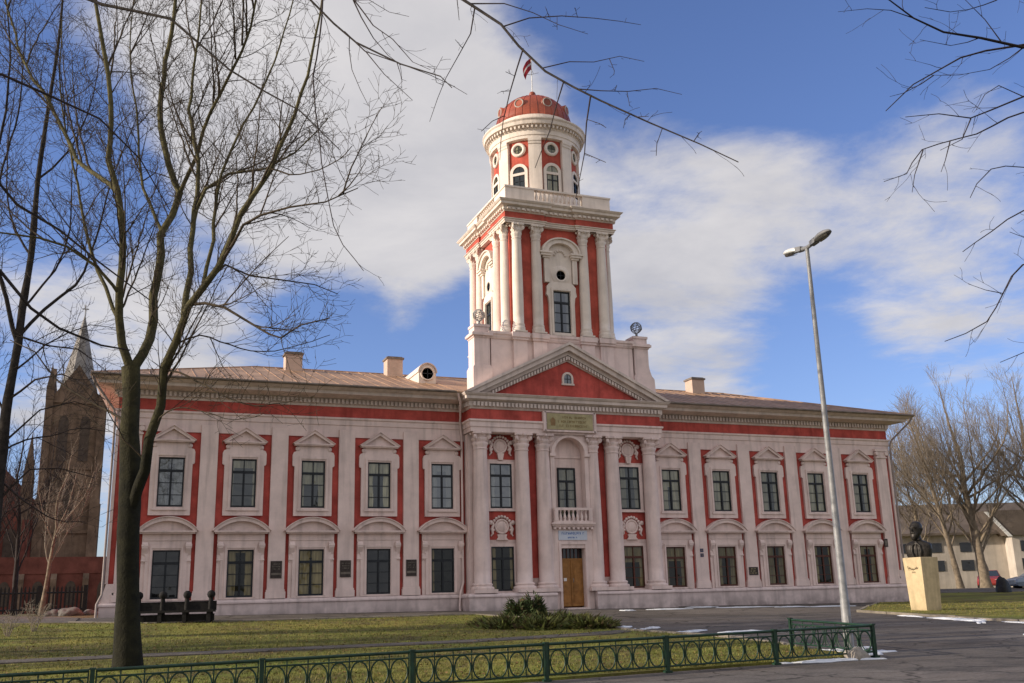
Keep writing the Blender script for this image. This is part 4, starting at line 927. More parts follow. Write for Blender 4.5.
# aedicule with window and oculus on each face
def aedicule():
    mb = MB(); y = -TH
    # lower eared frame round the window
    ring(mb, [(0,15.75),(.50,15.75),(.66,15.66),(.80,15.50),(.86,15.30),(.84,15.06),(.74,14.95),(.70,14.6),(.70,12.95)], (.46,13.10,15.27), y-.16, y)
    for s in (-1,1): mb.box(s*.53-.05,s*.53+.05,y-.21,y-.16,13.0,15.3)
    mb.box(-.58,.58,y-.21,y-.16,15.30,15.42)
    # field with the round window
    mb.prism([(-.62,15.7),(.62,15.7),(.62,17.1),(-.62,17.1)], y-.10, y)
    R = Matrix.Translation((0,y,0)) @ Matrix.Rotation(PI/2,4,'X')
    mb.lathe([(.25,.10),(.25,.16),(.33,.19),(.36,.15),(.48,.15),(.52,.10)], (0,0,16.12), 28, 0, M=R)
    for s in (-1,1):
        mb.box(s*.78-.13,s*.78+.13,y-.20,y,15.7,17.0)                        # side strips under the hood
        mb.box(s*.80-.20,s*.80+.20,y-.26,y,16.98,17.08); mb.box(s*.84-.28,s*.84+.28,y-.34,y,17.08,17.20); mb.box(s*.86-.33,s*.86+.33,y-.40,y,17.20,17.28)
    a1 = [(.98*math.cos(PI*i/18), 17.28+.72*math.sin(PI*i/18)) for i in range(19)]
    a2 = [(.70*math.cos(PI*i/18), 17.28+.52*math.sin(PI*i/18)) for i in range(19)]
    a3 = [(1.06*math.cos(PI*i/18), 17.275+.80*math.sin(PI*i/18)) for i in range(19)]
    mb.strip(a1, a2, y-.32, y); mb.strip(a3, a1, y-.40, y)
    mb.prism([(-.64,17.0)]+[(.72*math.cos(PI*i/18), 17.28+.54*math.sin(PI*i/18)) for i in range(19)][::-1]+[(.64,17.0)], y-.08, y)
    for q in range(7):   # carved spray under the hood
        a = PI*(q+.5)/7; mb.sphere((.30*math.cos(a), y-.1, 17.15+.30*math.sin(a)), .07, 6)
    return mb
ae0 = None
for k in range(4):
    if ae0 is None: ae0 = aedicule().build('window_surround', CR, tower); c = ae0
    else: c = ae0.copy(); COL.objects.link(c)
    place_face(c, k)
tw0 = None
for k in range(4):
    if tw0 is None:
        f, p = window_mesh(.92, 13.10, 15.27, rows=2)
        n0 = len(p.v); f.add(p.v, p.f, 1)
        f.v = [(x, y-TH-.04, z) for x,y,z in f.v]
        R = Matrix.Translation((0,-TH-.11,0)) @ Matrix.Rotation(PI/2,4,'X')
        f.lathe([(1e-4,0),(.26,0)], (0,0,16.12), 20, 1, M=R)
        f.box(-.012,.012,-TH-.13,-TH-.105,15.88,16.36,0); f.box(-.24,.24,-TH-.13,-TH-.105,16.108,16.132,0)
        tw0 = f.build('tower_window', [M['frame'],M['glassblue']], tower); c = tw0
    else: c = tw0.copy(); COL.objects.link(c)
    place_face(c, k)
# tower entablature
bA, bF, bC = MB(), MB(), MB()
q = TH+.28
def breaks(q, p):      # square plan with the paired columns' blocks stepping forward
    f = []
    for k in range(4):
        a = k*PI/2
        for x, y in ((-q,-q),(-.92,-q),(-.92,-q+p),(.92,-q+p),(.92,-q)):
            f.append((x*math.cos(a)-y*math.sin(a), TC+x*math.sin(a)+y*math.cos(a)))
    return f
tp = breaks(q,.10)
fr = [i for i in range(20) if i%5 in (0,2,4)]
entablature(bA,bF,bC,tp,(18.62,18.84,19.20,19.42,19.74),.46,True,dent=.25,s=.8,front=fr)
bA.box(-q+.11,q-.11,TC-q+.11,TC+q-.11,18.6,18.83); bF.box(-q+.12,q-.12,TC-q+.12,TC+q-.12,18.83,19.20); bC.box(-q+.12,q-.12,TC-q+.12,TC+q-.12,19.20,19.75)
tc = bC.build('tower_cornice', CR, A); bF.build('red_frieze', M['redtow'], tc); bA.build('architrave', CR, tc)
# parapet with balusters
b = MB(); w = 2.95; z0, z1 = 19.745, 20.66
for k in range(4):
    R = tq(k)
    def bx(x0,x1,y0,y1,za,zb):
        V = [R @ Vector(p) for p in ((x0,y0,za),(x1,y0,za),(x1,y1,za),(x0,y1,za),(x0,y0,zb),(x1,y0,zb),(x1,y1,zb),(x0,y1,zb))]
        b.add([tuple(v) for v in V], [(0,3,2,1),(4,5,6,7),(0,1,5,4),(1,2,6,5),(2,3,7,6),(3,0,4,7)])
    bx(-w,-1.36,-w,-w+.22,z0,z1-.09); bx(1.36,w-.22,-w,-w+.22,z0,z1-.09)
    bx(-w-.04,w-.26,-w-.04,-w+.26,z1-.09,z1); bx(-1.36,1.36,-w+.01,-w+.21,z0,z0+.28)
    for j in range(11):
        p = R @ Vector((-1.2+j*.24,-w+.11,0)); baluster(b, p.x, p.y, z0+.28, z1-.09, .085)
b.build('balustrade', CR, A)
# drum
DR = 2.26
b = MB(); b.lathe([(DR,19.7),(DR,24.0)], (0,TC,0), 64, 0); b.lathe([(DR+.14,19.7),(DR+.14,20.9),(DR+.03,20.95)], (0,TC,0), 64, 1)
drum = b.build('drum', [M['redtow'],CR], A)
b = MB()
for k in range(8):
    am = -PI/2+PI/8+k*PI/4; ha = rad(8.2)
    P0 = [(DR-.1,19.7),(DR+.16,19.7),(DR+.16,23.55),(DR+.20,23.6),(DR+.20,23.68),(DR+.24,23.75),(DR+.24,23.9),(DR-.1,23.9)]
    b.lathe(P0, (0,TC,0), 5, 0, am-ha, am+ha, False)
    for sgn in (-1,1):       # close the pilaster's flanks
        a = am+sgn*ha; pts = [(r_*math.cos(a), TC+r_*math.sin(a), z) for r_,z in P0]
        b.add(pts, [list(range(len(pts)))[::sgn]])
b.build('drum_pilaster', CR, drum)
def arcwin(mb, k):
    """arched window and round window set on the drum's curve in bay k"""
    am = -PI/2+k*PI/4
    F = Matrix.Translation((0,TC,0)) @ Matrix.Rotation(am+PI/2,4,'Z')
    t = MB(); y = -DR-.0
    z0, zs, hw_ = 20.95, 22.05, .34
    aI = [(hw_*math.cos(PI*i/12), zs+hw_*math.sin(PI*i/12)) for i in range(13)]
    aO = [((hw_+.16)*math.cos(PI*i/12), zs+(hw_+.16)*math.sin(PI*i/12)) for i in range(13)]
    t.strip(aO, aI, y-.07, y+.12, 0)
    for s in (-1,1): t.prism([(s*hw_,z0),(s*(hw_+.16),z0),(s*(hw_+.16),zs),(s*hw_,zs)], y-.07, y+.12, 0)
    t.box(-hw_,hw_,y-.07,y+.1,zs-.16,zs-.02,0)
    t.prism([(-hw_,z0)]+aI[::-1]+[(hw_,z0)], y-.01, y+.10, 1)
    t.box(-hw_,hw_,y-.04,y,21.55,21.60,2); t.box(-.03,.03,y-.05,y,z0,zs-.16,2); t.box(-.012,.012,y-.03,y,zs,zs+hw_,2)
    for s in (-1,1): t.box(s*(hw_-.03)-.03,s*(hw_-.03)+.03,y-.045,y,z0,zs-.16,2)
    R = Matrix.Translation((0,y,0)) @ Matrix.Rotation(PI/2,4,'X')
    t.lathe([(.24,-.05),(.24,.06),(.32,.10),(.40,.06),(.40,-.05)], (0,0,23.36), 24, 0, M=R)
    t.lathe([(1e-4,.015),(.25,.015)], (0,0,23.36), 20, 1, M=R)
    t.box(-.01,.01,y-.03,y,23.13,23.59,2); t.box(-.23,.23,y-.03,y,23.35,23.37,2)
    mb.add([tuple(F @ Vector(p)) for p in t.v], t.f, 0); n = len(t.f); mb.m[-n:] = t.m; mb.sm[-n:] = t.sm
for k in range(8):
    b = MB(); arcwin(b, k); b.build('drum_window', [CR,M['glassup'],M['frame']], drum)
# drum cornice and dome
b = MB()
b.lathe([(DR,23.86),(DR+.20,23.9),(DR+.20,24.05),(DR+.24,24.08),(DR+.24,24.34),(DR+.28,24.38),(DR+.28,24.55),(DR+.44,24.58),(DR+.50,24.60),(DR+.53,24.78),(DR+.60,24.86),(DR+.60,24.92),(2.3,25.10),(2.2,25.22),(2.2,25.42),(2.12,25.46)], (0,TC,0), 72, 0, smooth=False)
for k in range(72):
    a = 2*PI*k/72; d = Vector((math.cos(a),math.sin(a),0)); tn = Vector((-d.y,d.x,0)); c = Vector((0,TC,0))
    w_ = .05; r0_, r1_ = DR+.24, DR+.42
    V = [c+d*r0_-tn*w_, c+d*r0_+tn*w_, c+d*r1_+tn*w_, c+d*r1_-tn*w_]
    b.add([(v.x,v.y,24.42) for v in V]+[(v.x,v.y,24.56) for v in V], [(0,1,2,3)[::-1],(4,5,6,7),(0,1,5,4),(1,2,6,5),(2,3,7,6),(3,0,4,7)])
b.build('drum_cornice', CR, A)
b = MB(); DZ, RR, DH = 25.42, 2.12, 2.0
prof = [(RR*math.cos(t), DZ+DH*math.sin(t)) for t in [PI/2*i/14 for i in range(14)]]+[(.12,DZ+DH)]
b.lathe([(RR+.05,DZ-.02),(RR+.05,DZ+.04)]+prof, (0,TC,0), 64, 0)
for k in range(32):       # standing seams
    a = 2*PI*(k+.5)/32
    b.tube([((r_+.012)*math.cos(a), TC+(r_+.012)*math.sin(a), z) for r_,z in prof[:-1]], .010, 5)
b.lathe([(.20,DZ+DH-.04),(.20,DZ+DH+.06),(.10,DZ+DH+.12),(.10,DZ+DH+.16)], (0,TC,0), 14)
b.sphere((0,TC,DZ+DH+.30), .19, 12)
dome = b.build('dome', M['domered'], A)
for k in range(8):
    a = -PI/2+k*PI/4; th = rad(24)
    F = Matrix.Translation((0,TC,0)) @ Matrix.Rotation(a+PI/2,4,'Z')
    t = MB(); zc = DZ+DH*math.sin(th)+.02; yc = -RR*math.cos(th)
    R = Matrix.Translation((0,yc,0)) @ Matrix.Rotation(PI/2,4,'X')
    t.lathe([(.27,-.35),(.27,.08),(.24,.10),(.205,.08),(.205,.0)], (0,0,zc), 20, 0, M=R)
    t.lathe([(1e-4,.03),(.21,.03)], (0,0,zc), 16, 1, M=R)
    t.lathe([(.315,-.4),(.32,.05),(.27,.06)], (0,0,zc), 20, 2, M=R)
    b = MB(); b.add([tuple(F @ Vector(p)) for p in t.v], t.f, 0); b.m[:] = t.m; b.sm[:] = t.sm
    b.build('dome_window', [M['dormerring'],M['glassblue'],M['domered']], dome)

# ------------------------------------------------------------------ things fixed on the building
def strokes(mb, x0, x1, z0, z1, y, rng, m, lines, h, fill=.55, th=.012):
    """rows of small worn letter strokes, too small in the photograph to be read"""
    for k in range(lines):
        zc = z1-(k+.5)*(z1-z0)/lines; x = x0+rng.uniform(0,.1)*(x1-x0); xe = x1-rng.uniform(0,.15)*(x1-x0)
        while x < xe:
            w_ = h*rng.uniform(.35,.7)
            if rng.random() < .85:
                mb.box(x,x+th,y-.006,y,zc-h/2,zc+h/2,m)
                if rng.random() < .6: mb.box(x+th,x+w_,y-.006,y,zc+h/2-th,zc+h/2,m)
                if rng.random() < .5: mb.box(x+th,x+w_,y-.006,y,zc-h/2,zc-h/2+th,m)
                if rng.random() < .4: mb.box(x+w_-th,x+w_,y-.006,y,zc-h/2+th,zc+h/2-th,m)
            x += w_+h*.28
rng = random.Random(5)
b = MB(); b.box(-1.21,1.21,-1.37,-1.332,8.14,8.92,0)
strokes(b, -.70,1.05,8.22,8.84,-1.37,rng,1,3,.11,th=.018)
b.prism([(-1.02,8.32),(-.80,8.32),(-.78,8.60),(-.91,8.74),(-1.04,8.60)], -1.38, -1.37, 2)
tag(b.build('inscription_plaque', [M['gold'],mat('faded_gilt_lettering',(.20,.13,.04),.6,.1,4),mat('faded_red_crest',(.30,.19,.09),.7,.1,4)]), 'gold inscription plaque in the frieze above the entrance arch', 'plaque')
b = MB(); b.box(-.74,.74,YB-.04,YB-.001,2.92,3.36,0)
strokes(b, -.66,.66,3.14,3.32,YB-.04,rng,1,1,.10,th=.02); strokes(b, -.30,.30,2.95,3.12,YB-.04,rng,1,1,.07,th=.014)
tag(b.build('door_sign', [M['signpale'],M['signblue']]), 'pale blue lettered sign board directly above the oak door', 'sign')
for i, (x, lab) in enumerate(((-13.61,'dark bronze wall plaque on the pilaster nearest the big foreground trunk'),(-10.61,'middle one of the three dark bronze plaques on the left wing pilasters'),(-7.61,'dark bronze wall plaque on the pilaster closest to the left of the portico'))):
    b = MB(); b.box(x-.24,x+.24,-.18,-.141,1.42,2.14,0); b.box(x-.20,x+.20,-.195,-.18,1.72,2.10,0)
    strokes(b, x-.18,x+.18,1.75,2.06,-.196,rng,1,3,.05); b.box(x-.22,x+.22,-.186,-.18,1.55,1.64,1)
    tag(b.build('wall_plaque', [M['plaque'],M['plaquetxt']]), lab, 'plaque', 'bronze plaques on the left wing')
b = MB(); x = 10.61; b.box(x-.27,x+.27,-.17,-.141,1.18,1.58,0); strokes(b, x-.22,x+.22,1.22,1.54,-.17,rng,1,3,.05)
tag(b.build('wall_plaque', [M['plaque'],M['gold']]), 'small dark landscape plaque low on a right wing pilaster', 'plaque')
b = MB(); x = 7.61
for z in (2.12,2.36): b.box(x-.09,x+.09,-.16,-.141,z,z+.17,0); b.box(x-.04,x+.04,-.165,-.16,z+.04,z+.13,1)
tag(b.build('number_plate', [mat('enamel_blue',(.03,.04,.12),.3,.05,3),M['plaquetxt']]), 'pair of tiny blue enamel plates on the pilaster right of the portico', 'plate')
b = MB(); x = 19.15; b.box(x+.1,x+.34,-.17,-.141,2.55,2.98,0); b.box(x+.14,x+.30,-.175,-.17,2.62,2.9,1)
tag(b.build('number_plate', [M['plaque'],M['plaquetxt']]), 'small grey plate near the right end corner of the pink facade', 'plate')

# openwork globes on the attic pedestals
for s, lab in ((-1,'openwork iron globe on the sunlit left attic pedestal, seen against the tower'),(1,'openwork iron globe on the right attic pedestal, seen against the sky')):
    b = MB(); R = .29; zc = .55
    tilt = Vector((.35,.1,.93)).normalized()
    for k in range(2):
        a = PI*k/2+.5; b.torus((0,0,zc), R, .020, (math.cos(a),math.sin(a),0), 28, 5)
    b.torus((0,0,zc), R, .028, tilt, 28, 6)
    for d in (-.6,.6,-.3,.3): b.torus(tuple(Vector((0,0,zc))+tilt*R*d), R*math.sqrt(1-d*d), .015, tilt, 24, 5)
    b.tube([Vector((0,0,zc))-tilt*R*1.15, Vector((0,0,zc))+tilt*R*1.15], .016, 6)
    b.lathe([(.20,0),(.20,.05),(.09,.10),(.05,.16),(.07,.22),(.03,.28)], (0,0,0), 14)
    tag(b.build('armillary_globe', M['steel' if s<0 else 'lampgrey'], None, (s*4.33,-.62,13.221)), lab, 'globe', None)
# flag
fp = thing('flagpole', 'thin white flagpole with a limp crimson and white flag on the dome', 'flagpole', (0,TC,DZ+DH+.48))
b = MB(); b.tube([(0,0,-.05),(0,0,2.2)], [.03,.02], 8); b.sphere((0,0,2.22), .04, 6); b.build('pole', M['white'], fp)
b = MB(); V = []; F = []; nu, nv = 10, 12
for j in range(nv+1):
    for i in range(nu+1):
        u, v = i/nu, j/nv
        V.append((-.02-.48*u*(1-.3*v)-.04*math.sin(v*3)*u, .10*math.sin(u*7+v*2.2)*u, 2.12-.72*v-.75*u*u-.05*math.sin(5*u)))
for j in range(nv):
    for i in range(nu): F.append((j*(nu+1)+i, j*(nu+1)+i+1, (j+1)*(nu+1)+i+1, (j+1)*(nu+1)+i))
b.add(V, F, 0, True)
for j in range(nv):
    for i in range(nu): b.m[j*nu+i] = 1 if j in (5,6) else 0
b.build('flag', [M['flagred'],M['flagwhite']], fp)
# ------------------------------------------------------------------ trees
def catmull(P, R, step):
    out, rr = [], []
    n = len(P)
    for i in range(n-1):
        p0, p1, p2, p3 = P[max(i-1,0)], P[i], P[i+1], P[min(i+2,n-1)]
        L = (p2-p1).length; k = max(1, int(L/step))
        for j in range(k):
            t = j/k; t2 = t*t; t3 = t2*t
            out.append(((2*p1)+(p2-p0)*t+(2*p0-5*p1+4*p2-p3)*t2+(3*p1-p0-3*p2+p3)*t3)*.5); rr.append(R[i]+(R[i+1]-R[i])*t)
    out.append(P[-1]); rr.append(R[-1])
    return out, rr
class Tree:
    """trunk and crown as two meshes: limbs given as points, then boughs, twigs and twiglets grown from them"""
    def __init__(s, seed, spec):
        s.r = random.Random(seed); s.T = MB(); s.Cn = MB(); s.sp = spec; s.count = 0
    def limb(s, P, r0, r1, trunk=False, twigs=True, rough=.0, start=.25):
        P = [Vector(p) for p in P]; n = len(P)
        acc = [0]
        for i in range(1,n): acc.append(acc[-1]+(P[i]-P[i-1]).length)
        R = [r0+(r1-r0)*(a/acc[-1])**.8 for a in acc]
        step = .45 if r0 > .03 else .22
        Q, RR = catmull(P, R, step)
        for i in range(1, 0 if trunk else len(Q)-1):      # small kinks, no branch is smooth
            Q[i] += Vector((s.r.gauss(0,1),s.r.gauss(0,1),s.r.gauss(0,1)))*min(.03, RR[i]*.35+.004)
        if trunk:
            RR = [q*(1+.05*s.r.gauss(0,1)) for q in RR]
            RR[0] *= 1.35; 
            if len(RR)>1: RR[1] *= 1.10
        n0 = len(s.T.v)
        (s.T if trunk else s.Cn).tube(Q, RR, 18 if trunk else (8 if r0 > .08 else 6 if r0>.03 else 4), 0 if trunk or r0 < .045 else 1, True)
        if trunk:      # ridged bark
            from mathutils import noise
            for i in range(n0, n0+18*len(Q)):
                v = Vector(s.T.v[i]); q = Vector((v.x*5,v.y*5,v.z*1.1)); a = noise.noise(q)*.17+noise.noise(q*2.7)*.13+noise.noise(q*6)*.06
                j = min(len(Q)-1, (i-n0)//18); c = Q[j]; v = c+(v-c)*(1+a); s.T.v[i] = (v.x,v.y,v.z)
        if twigs: s.boughs(Q, RR, 1, start)
    def boughs(s, Q, R, lev, start=.25):
        sp = s.sp
        L = sum((Q[i+1]-Q[i]).length for i in range(len(Q)-1))
        gap = sp['gap'][lev-1]; ln = sp['len'][lev-1]
        d = L*start+s.r.random()*gap; pos = 0; i = 0
        side = s.r.random()*6.28
        segL = [(Q[i+1]-Q[i]).length for i in range(len(Q)-1)]
        cum = [0]
        for q in segL: cum.append(cum[-1]+q)
        while d < L*.985:
            while i < len(segL)-1 and cum[i+1] < d: i += 1
            t = (d-cum[i])/max(1e-6,segL[i]); p = Q[i]+(Q[i+1]-Q[i])*t; r = R[i]+(R[i+1]-R[i])*t
            ax = (Q[i+1]-Q[i]).normalized()
            side += 2.4+s.r.uniform(-.5,.5)
            u = ax.orthogonal().normalized(); w = ax.cross(u)
            o = u*math.cos(side)+w*math.sin(side)
            ang = rad(s.r.uniform(*sp['ang']))
            dv = (ax*math.cos(ang)+o*math.sin(ang)); dv.z += sp['lift']; dv.normalize()
            ll = ln*s.r.uniform(.55,1.25)*(1-(.62 if lev == 1 else .45)*(d/L))
            rb = max(sp['rmin'], min(r*.62, sp['r'][lev-1]*(ll/ln)))
            s.twig(p, dv, ll, rb, lev)
            d += gap*s.r.uniform(.6,1.4)
    def twig(s, p, dv, L, r, lev):
        sp = s.sp; s.count += 1
        if s.count > sp['max']: return
        n = 6 if lev == 1 else 4 if lev == 2 else 3
        st = L/n; Q = [p.copy()]; R = [r]
        d = dv.copy(); wob = sp['wob']
        for i in range(n):
            d = d+Vector((s.r.gauss(0,wob),s.r.gauss(0,wob),s.r.gauss(0,wob)+sp['up'])); d.normalize()
            Q.append(Q[-1]+d*st); R.append(max(sp['rmin']*.7, r*(1-.8*(i+1)/n)))
        s.Cn.tube(Q, R, 4 if lev == 1 else 3, 0, True, False)
        if lev < sp['levels']: s.boughs(Q, R, lev+1, .18)
    def done(s, name, label, bark, twig, group=None, tb=None):
        root = thing(name, label, 'tree', (0,0,0), 0, group)
        s.T.build('trunk', tb or bark, root); s.Cn.build('crown', [twig,bark], root)
        return root
SPEC_MAIN = dict(gap=(.32,.22,.17), len=(1.7,.85,.40), ang=(25,60), lift=.08, r=(.019,.0105,.0072), rmin=.0056, wob=.14, up=.03, levels=3, max=52000)
SPEC_NEAR = dict(gap=(.42,.28,.2), len=(.8,.30,.1), ang=(28,62), lift=-.02, r=(.008,.005,.004), rmin=.0032, wob=.12, up=.02, levels=2, max=2500)
SPEC_FAR = dict(gap=(.42,.30,.25), len=(3.2,1.6,.85), ang=(18,42), lift=.16, r=(.032,.018,.011), rmin=.0085, wob=.11, up=.05, levels=3, max=7500)
def limbs_of(k): return [l for l in LIMBS if l[0] == k]
t = Tree(11, SPEC_MAIN)
for i, (k, P, r0, r1) in enumerate(limbs_of('main')):
    P = [Vector(p) for p in P]
    if i == 0: P[0].z = g(P[0].x,P[0].y)-.08
    if i == 0: r0 *= .86
    else: r0 *= .84
    t.limb(P, r0, r1, trunk=(i==0), twigs=(i>0), start=.2)
R_ = random.Random(3)      # secondary boughs, upright and fairly straight
for i, (k, P, r0, r1) in enumerate(limbs_of('main')):
    if i == 0 or r0 < .045: continue
    P = [Vector(p) for p in P]; n_ = 7 if r0 > .07 else 3
    for q in range(n_):
        u = R_.uniform(.18,.9); f = u*(len(P)-1); j = min(len(P)-2,int(f)); p = P[j].lerp(P[j+1], f-j); ax = (P[j+1]-P[j]).normalized()
        o = ax.orthogonal().normalized(); o = Matrix.Rotation(R_.uniform(0,6.28),3,ax) @ o
        if p.x > -18.2 and o.x > 0: o.x *= -1      # the crown keeps its outline on the open side
        d = (ax*.85+o*.5+Vector((0,0,.45))).normalized(); L_ = R_.uniform(1.6,3.4)*(.6 if p.x > -17.6 else 1); bend = Vector((R_.gauss(0,.2),R_.gauss(0,.2),.25))
        t.limb([p,p+d*L_*.35,p+d*L_*.7+bend*.4,p+d*L_+bend], min(.03,max(.010,r0*.4)), .007, start=.1)
t.done('linden_tree', 'tall bare many-stemmed tree on the lawn in front of the left wing', M['bark'], M['twig'])
t = Tree(23, dict(SPEC_MAIN, max=22000, gap=(.32,.22,.17)))
for i, (k, P, r0, r1) in enumerate(limbs_of('left')):
    P = [Vector(p) for p in P]
    if i == 0: P[0].z = g(P[0].x,P[0].y)-.1
    t.limb(P, r0, r1, trunk=(i==0), twigs=(i>0), start=.15)
t.done('linden_tree', 'dark bare tree leaning in at the left edge of the lawn, before the church', M['barkdark'], M['twigdark'])
t = Tree(31, SPEC_NEAR)
for i, (k, P, r0, r1) in enumerate(limbs_of('near')):
    P = [Vector(p) for p in P]
    if i == 0: P[0].z = g(P[0].x,P[0].y)-.1
    t.limb(P, r0, r1, trunk=(i==0), twigs=(i>0 and r0>.012), start=.3)
    if i > 0 and r0 <= .012:
        # stub buds along the fine hanging twigs
        for q in range(3):
            u = t.r.uniform(.2,.95); j = min(len(P)-2, int(u*(len(P)-1))); p = P[j].lerp(P[j+1], u*(len(P)-1)-j)
            t.twig(p, Vector((t.r.gauss(0,1),t.r.gauss(0,1),t.r.gauss(0,.6))).normalized(), .06, .003, 2)
t.done('overhanging_tree', 'near bare tree whose thin dark boughs hang across the sky before the dome', M['barkdark'], M['twigdark'])
t = Tree(37, SPEC_NEAR)
for i, (k, P, r0, r1) in enumerate(limbs_of('right')):
    P = [Vector(p) for p in P]
    if i == 0: P[0].z = g(P[0].x,P[0].y)-.1
    t.limb(P, r0, r1, trunk=(i==0), twigs=(i>0), start=.25)
t.done('overhanging_tree', 'near bare tree reaching thin branches into the sky from the right edge', M['barkdark'], M['twigdark'])
# leaning park trees beyond the bust: forked trunks, ascending limbs
def park_tree(name, label, base, lean, h, r, seed, nl=9, fork=.28, spread=.5, group=None, spec=SPEC_FAR):
    t = Tree(seed, spec); R = random.Random(seed)
    b0 = Vector((base[0],base[1],g(base[0],base[1])-.1)); ln = Vector((lean[0],lean[1],0))
    def ctr(u): return b0+ln*(u*u*.35+u*.65)+Vector((0,0,h*u))
    tp = [ctr(u) for u in (0,.06,.14,.24,.36,.5)]
    t.limb(tp, r, r*.55, trunk=True, twigs=False)
    t.limb([ctr(.5),ctr(.64)+Vector((R.gauss(0,.2),0,0)),ctr(.80),ctr(.97)], r*.55, .02, start=.05)
    for k in range(nl):
        u = fork+(.55-fork)*k/nl+R.uniform(-.02,.02); p = ctr(u); a = k*2.4+R.uniform(-.4,.4)
        sp = spread*R.uniform(.6,1.2)*h*.32; top = h*(R.uniform(.80,1.0)-.12*abs(sp)/(h*.3))
        d = Vector((math.cos(a),math.sin(a),0))
        q3 = b0+ln*.9+d*sp+Vector((0,0,top))
        q1 = p+d*sp*.30+Vector((0,0,(top-h*u)*.22)); q2 = p+(q3-p)*.6+d*sp*.22
        t.limb([p,q1,q2,q3], r*R.uniform(.20,.34), .016, start=.12)
    return t.done(name, label, M['barktan'], M['twigtan'], group)
G = 'bare trees beyond the bust'
park_tree('park_tree', 'bare tree beyond the bust with a trunk slanting strongly left', (37.6,13.2), (-4.2,-1.0), 13.6, .24, 41, 13, .22, .75, G)
park_tree('park_tree', 'sturdiest bare tree beyond the bust, upright thick trunk before the white house', (39.4,12.6), (-1.6,.4), 15.8, .40, 43, 20, .16, .95, G)
park_tree('park_tree', 'bare tree beyond the bust whose crown fills the right edge of the view', (45.5,12.2), (-.6,.3), 16.8, .36, 47, 18, .22, 1.0, G)
park_tree('park_tree', 'slim bare tree rising close behind the bust', (39.0,17.8), (-1.2,.2), 13.2, .17, 53, 12, .2, .7, G)
park_tree('park_tree', 'slim bare tree between the right facade corner and the bust', (36.6,19.6), (-1.8,.2), 12.8, .18, 59, 12, .2, .7, G)
park_tree('park_tree', 'thin pale bare tree standing before the brick church', (-23.6,16.0), (.9,.2), 9.5, .13, 61, 7, .25, .6, None, dict(SPEC_FAR, max=1500, len=(1.6,.8,.4), r=(.02,.012,.008), rmin=.007))
for (x, y, h, ln, sd, lb) in ((-27.2,20,11,(.6,0),63,'dark bare tree behind the spiked fence, before the church nave'),(-25.6,24,12.5,(-.5,0),64,'dark bare tree behind the spiked fence, in line with the church tower')):
    t_ = park_tree('park_tree', lb, (x,y), ln, h, .17, sd, 10, .2, .8, 'dark trees behind the spiked fence', dict(SPEC_FAR, max=3500, len=(2.2,1.1,.5), r=(.024,.014,.009), rmin=.007))
    for c_ in children(t_):
        for m_ in range(len(c_.data.materials)): c_.data.materials[m_] = M['twigdark']
# leafless wood far off, countable trees
for i, (x, y, h) in enumerate(((-40,40,13),(-34,52,14))):
    park_tree('park_tree', ('bare tree rising left of the church, mostly hidden by nearer branches','bare tree between the church nave and the left picture edge trunk')[i], (x,y), (.5,0), h, .3, 71+i, 8, .2, .9, None, dict(SPEC_FAR, max=2200))

# two lindens standing left of the view; their long shadows streak the lawn
for i, (x, y, h) in enumerate(((-31,-10.5,14),(-38,-14.5,15))):
    t_ = park_tree('linden_tree', ('bare linden left of the lawn, outside the view, nearer the church','bare linden left of the lawn, outside the view, farther out')[i], (x,y), (.4,0), h, .34, 91+i, 9, .2, .9, None, dict(SPEC_FAR, max=2500, rmin=.012))
# shrubs
def needles(mb, c, rx_, ry_, rz_, n, ln, rng, out=1.0, m=0):
    for _ in range(n):
        a = rng.uniform(0,2*PI); z = rng.uniform(-.15,1); q = math.sqrt(max(0,1-z*z*.9)); k = rng.uniform(.45,1.0)**.6
        lump = 1+.22*math.sin(3*a+c[0])+.15*math.sin(7*a+2*z)
        p = Vector((c[0]+rx_*q*math.cos(a)*k*lump, c[1]+ry_*q*math.sin(a)*k*lump, c[2]+rz_*max(0,z)*k*lump))
        d = Vector((math.cos(a)*out+rng.gauss(0,.4), math.sin(a)*out+rng.gauss(0,.4), .35+.6*z+rng.gauss(0,.35))).normalized()
        s_ = d.orthogonal().normalized(); s_ = (s_*math.cos(a*5)+d.cross(s_)*math.sin(a*5))
        L = ln*rng.uniform(.5,1.3); w = L*.16
        mb.add([p-s_*w, p+s_*w, p+d*L+s_*w*.2], [(0,1,2)], 1 if rng.random() < .22 or k < .62 and rng.random() < .5 else 0)
M['leafdry'] = mat('dry_juniper_twigs', (.10,.07,.035), .9, .3, 2.0, island=.5)
rng = random.Random(8)
b = MB()
needles(b, (-.35,0,0), .45,.45,.62, 2600, .16, rng); needles(b, (.32,.05,0), .42,.45,.74, 2600, .16, rng); needles(b, (0,-.1,0), .6,.5,.5, 1500, .16, rng)
sh = thing('juniper_shrub', 'rounded dark green juniper bush left of the entrance door', 'shrub', (-5.05,-7.6,g(-5.05,-7.6)+.02))
b.build('foliage', [M['leafdark'],M['leafdry']], sh)
b = MB()
for k in range(5): b.tube([(0,0,-.1),(rng.gauss(0,.1),rng.gauss(0,.1),.25),(rng.gauss(0,.25),rng.gauss(0,.2),.5)], [.03,.02,.01], 5)
b.build('stem', M['barkdark'], sh)
b = MB()
for (x,y,a,h) in ((-1.5,.2,.8,.26),(-.7,-.3,.9,.34),(.2,.1,.9,.38),(1.0,-.3,.8,.32),(1.6,-.9,.7,.22),(0,-1.0,.9,.24),(-1.1,-.8,.7,.20),(.7,.6,.7,.28)):
    needles(b, (x,y,0), a,a*.8,h, 1250, .22, rng)
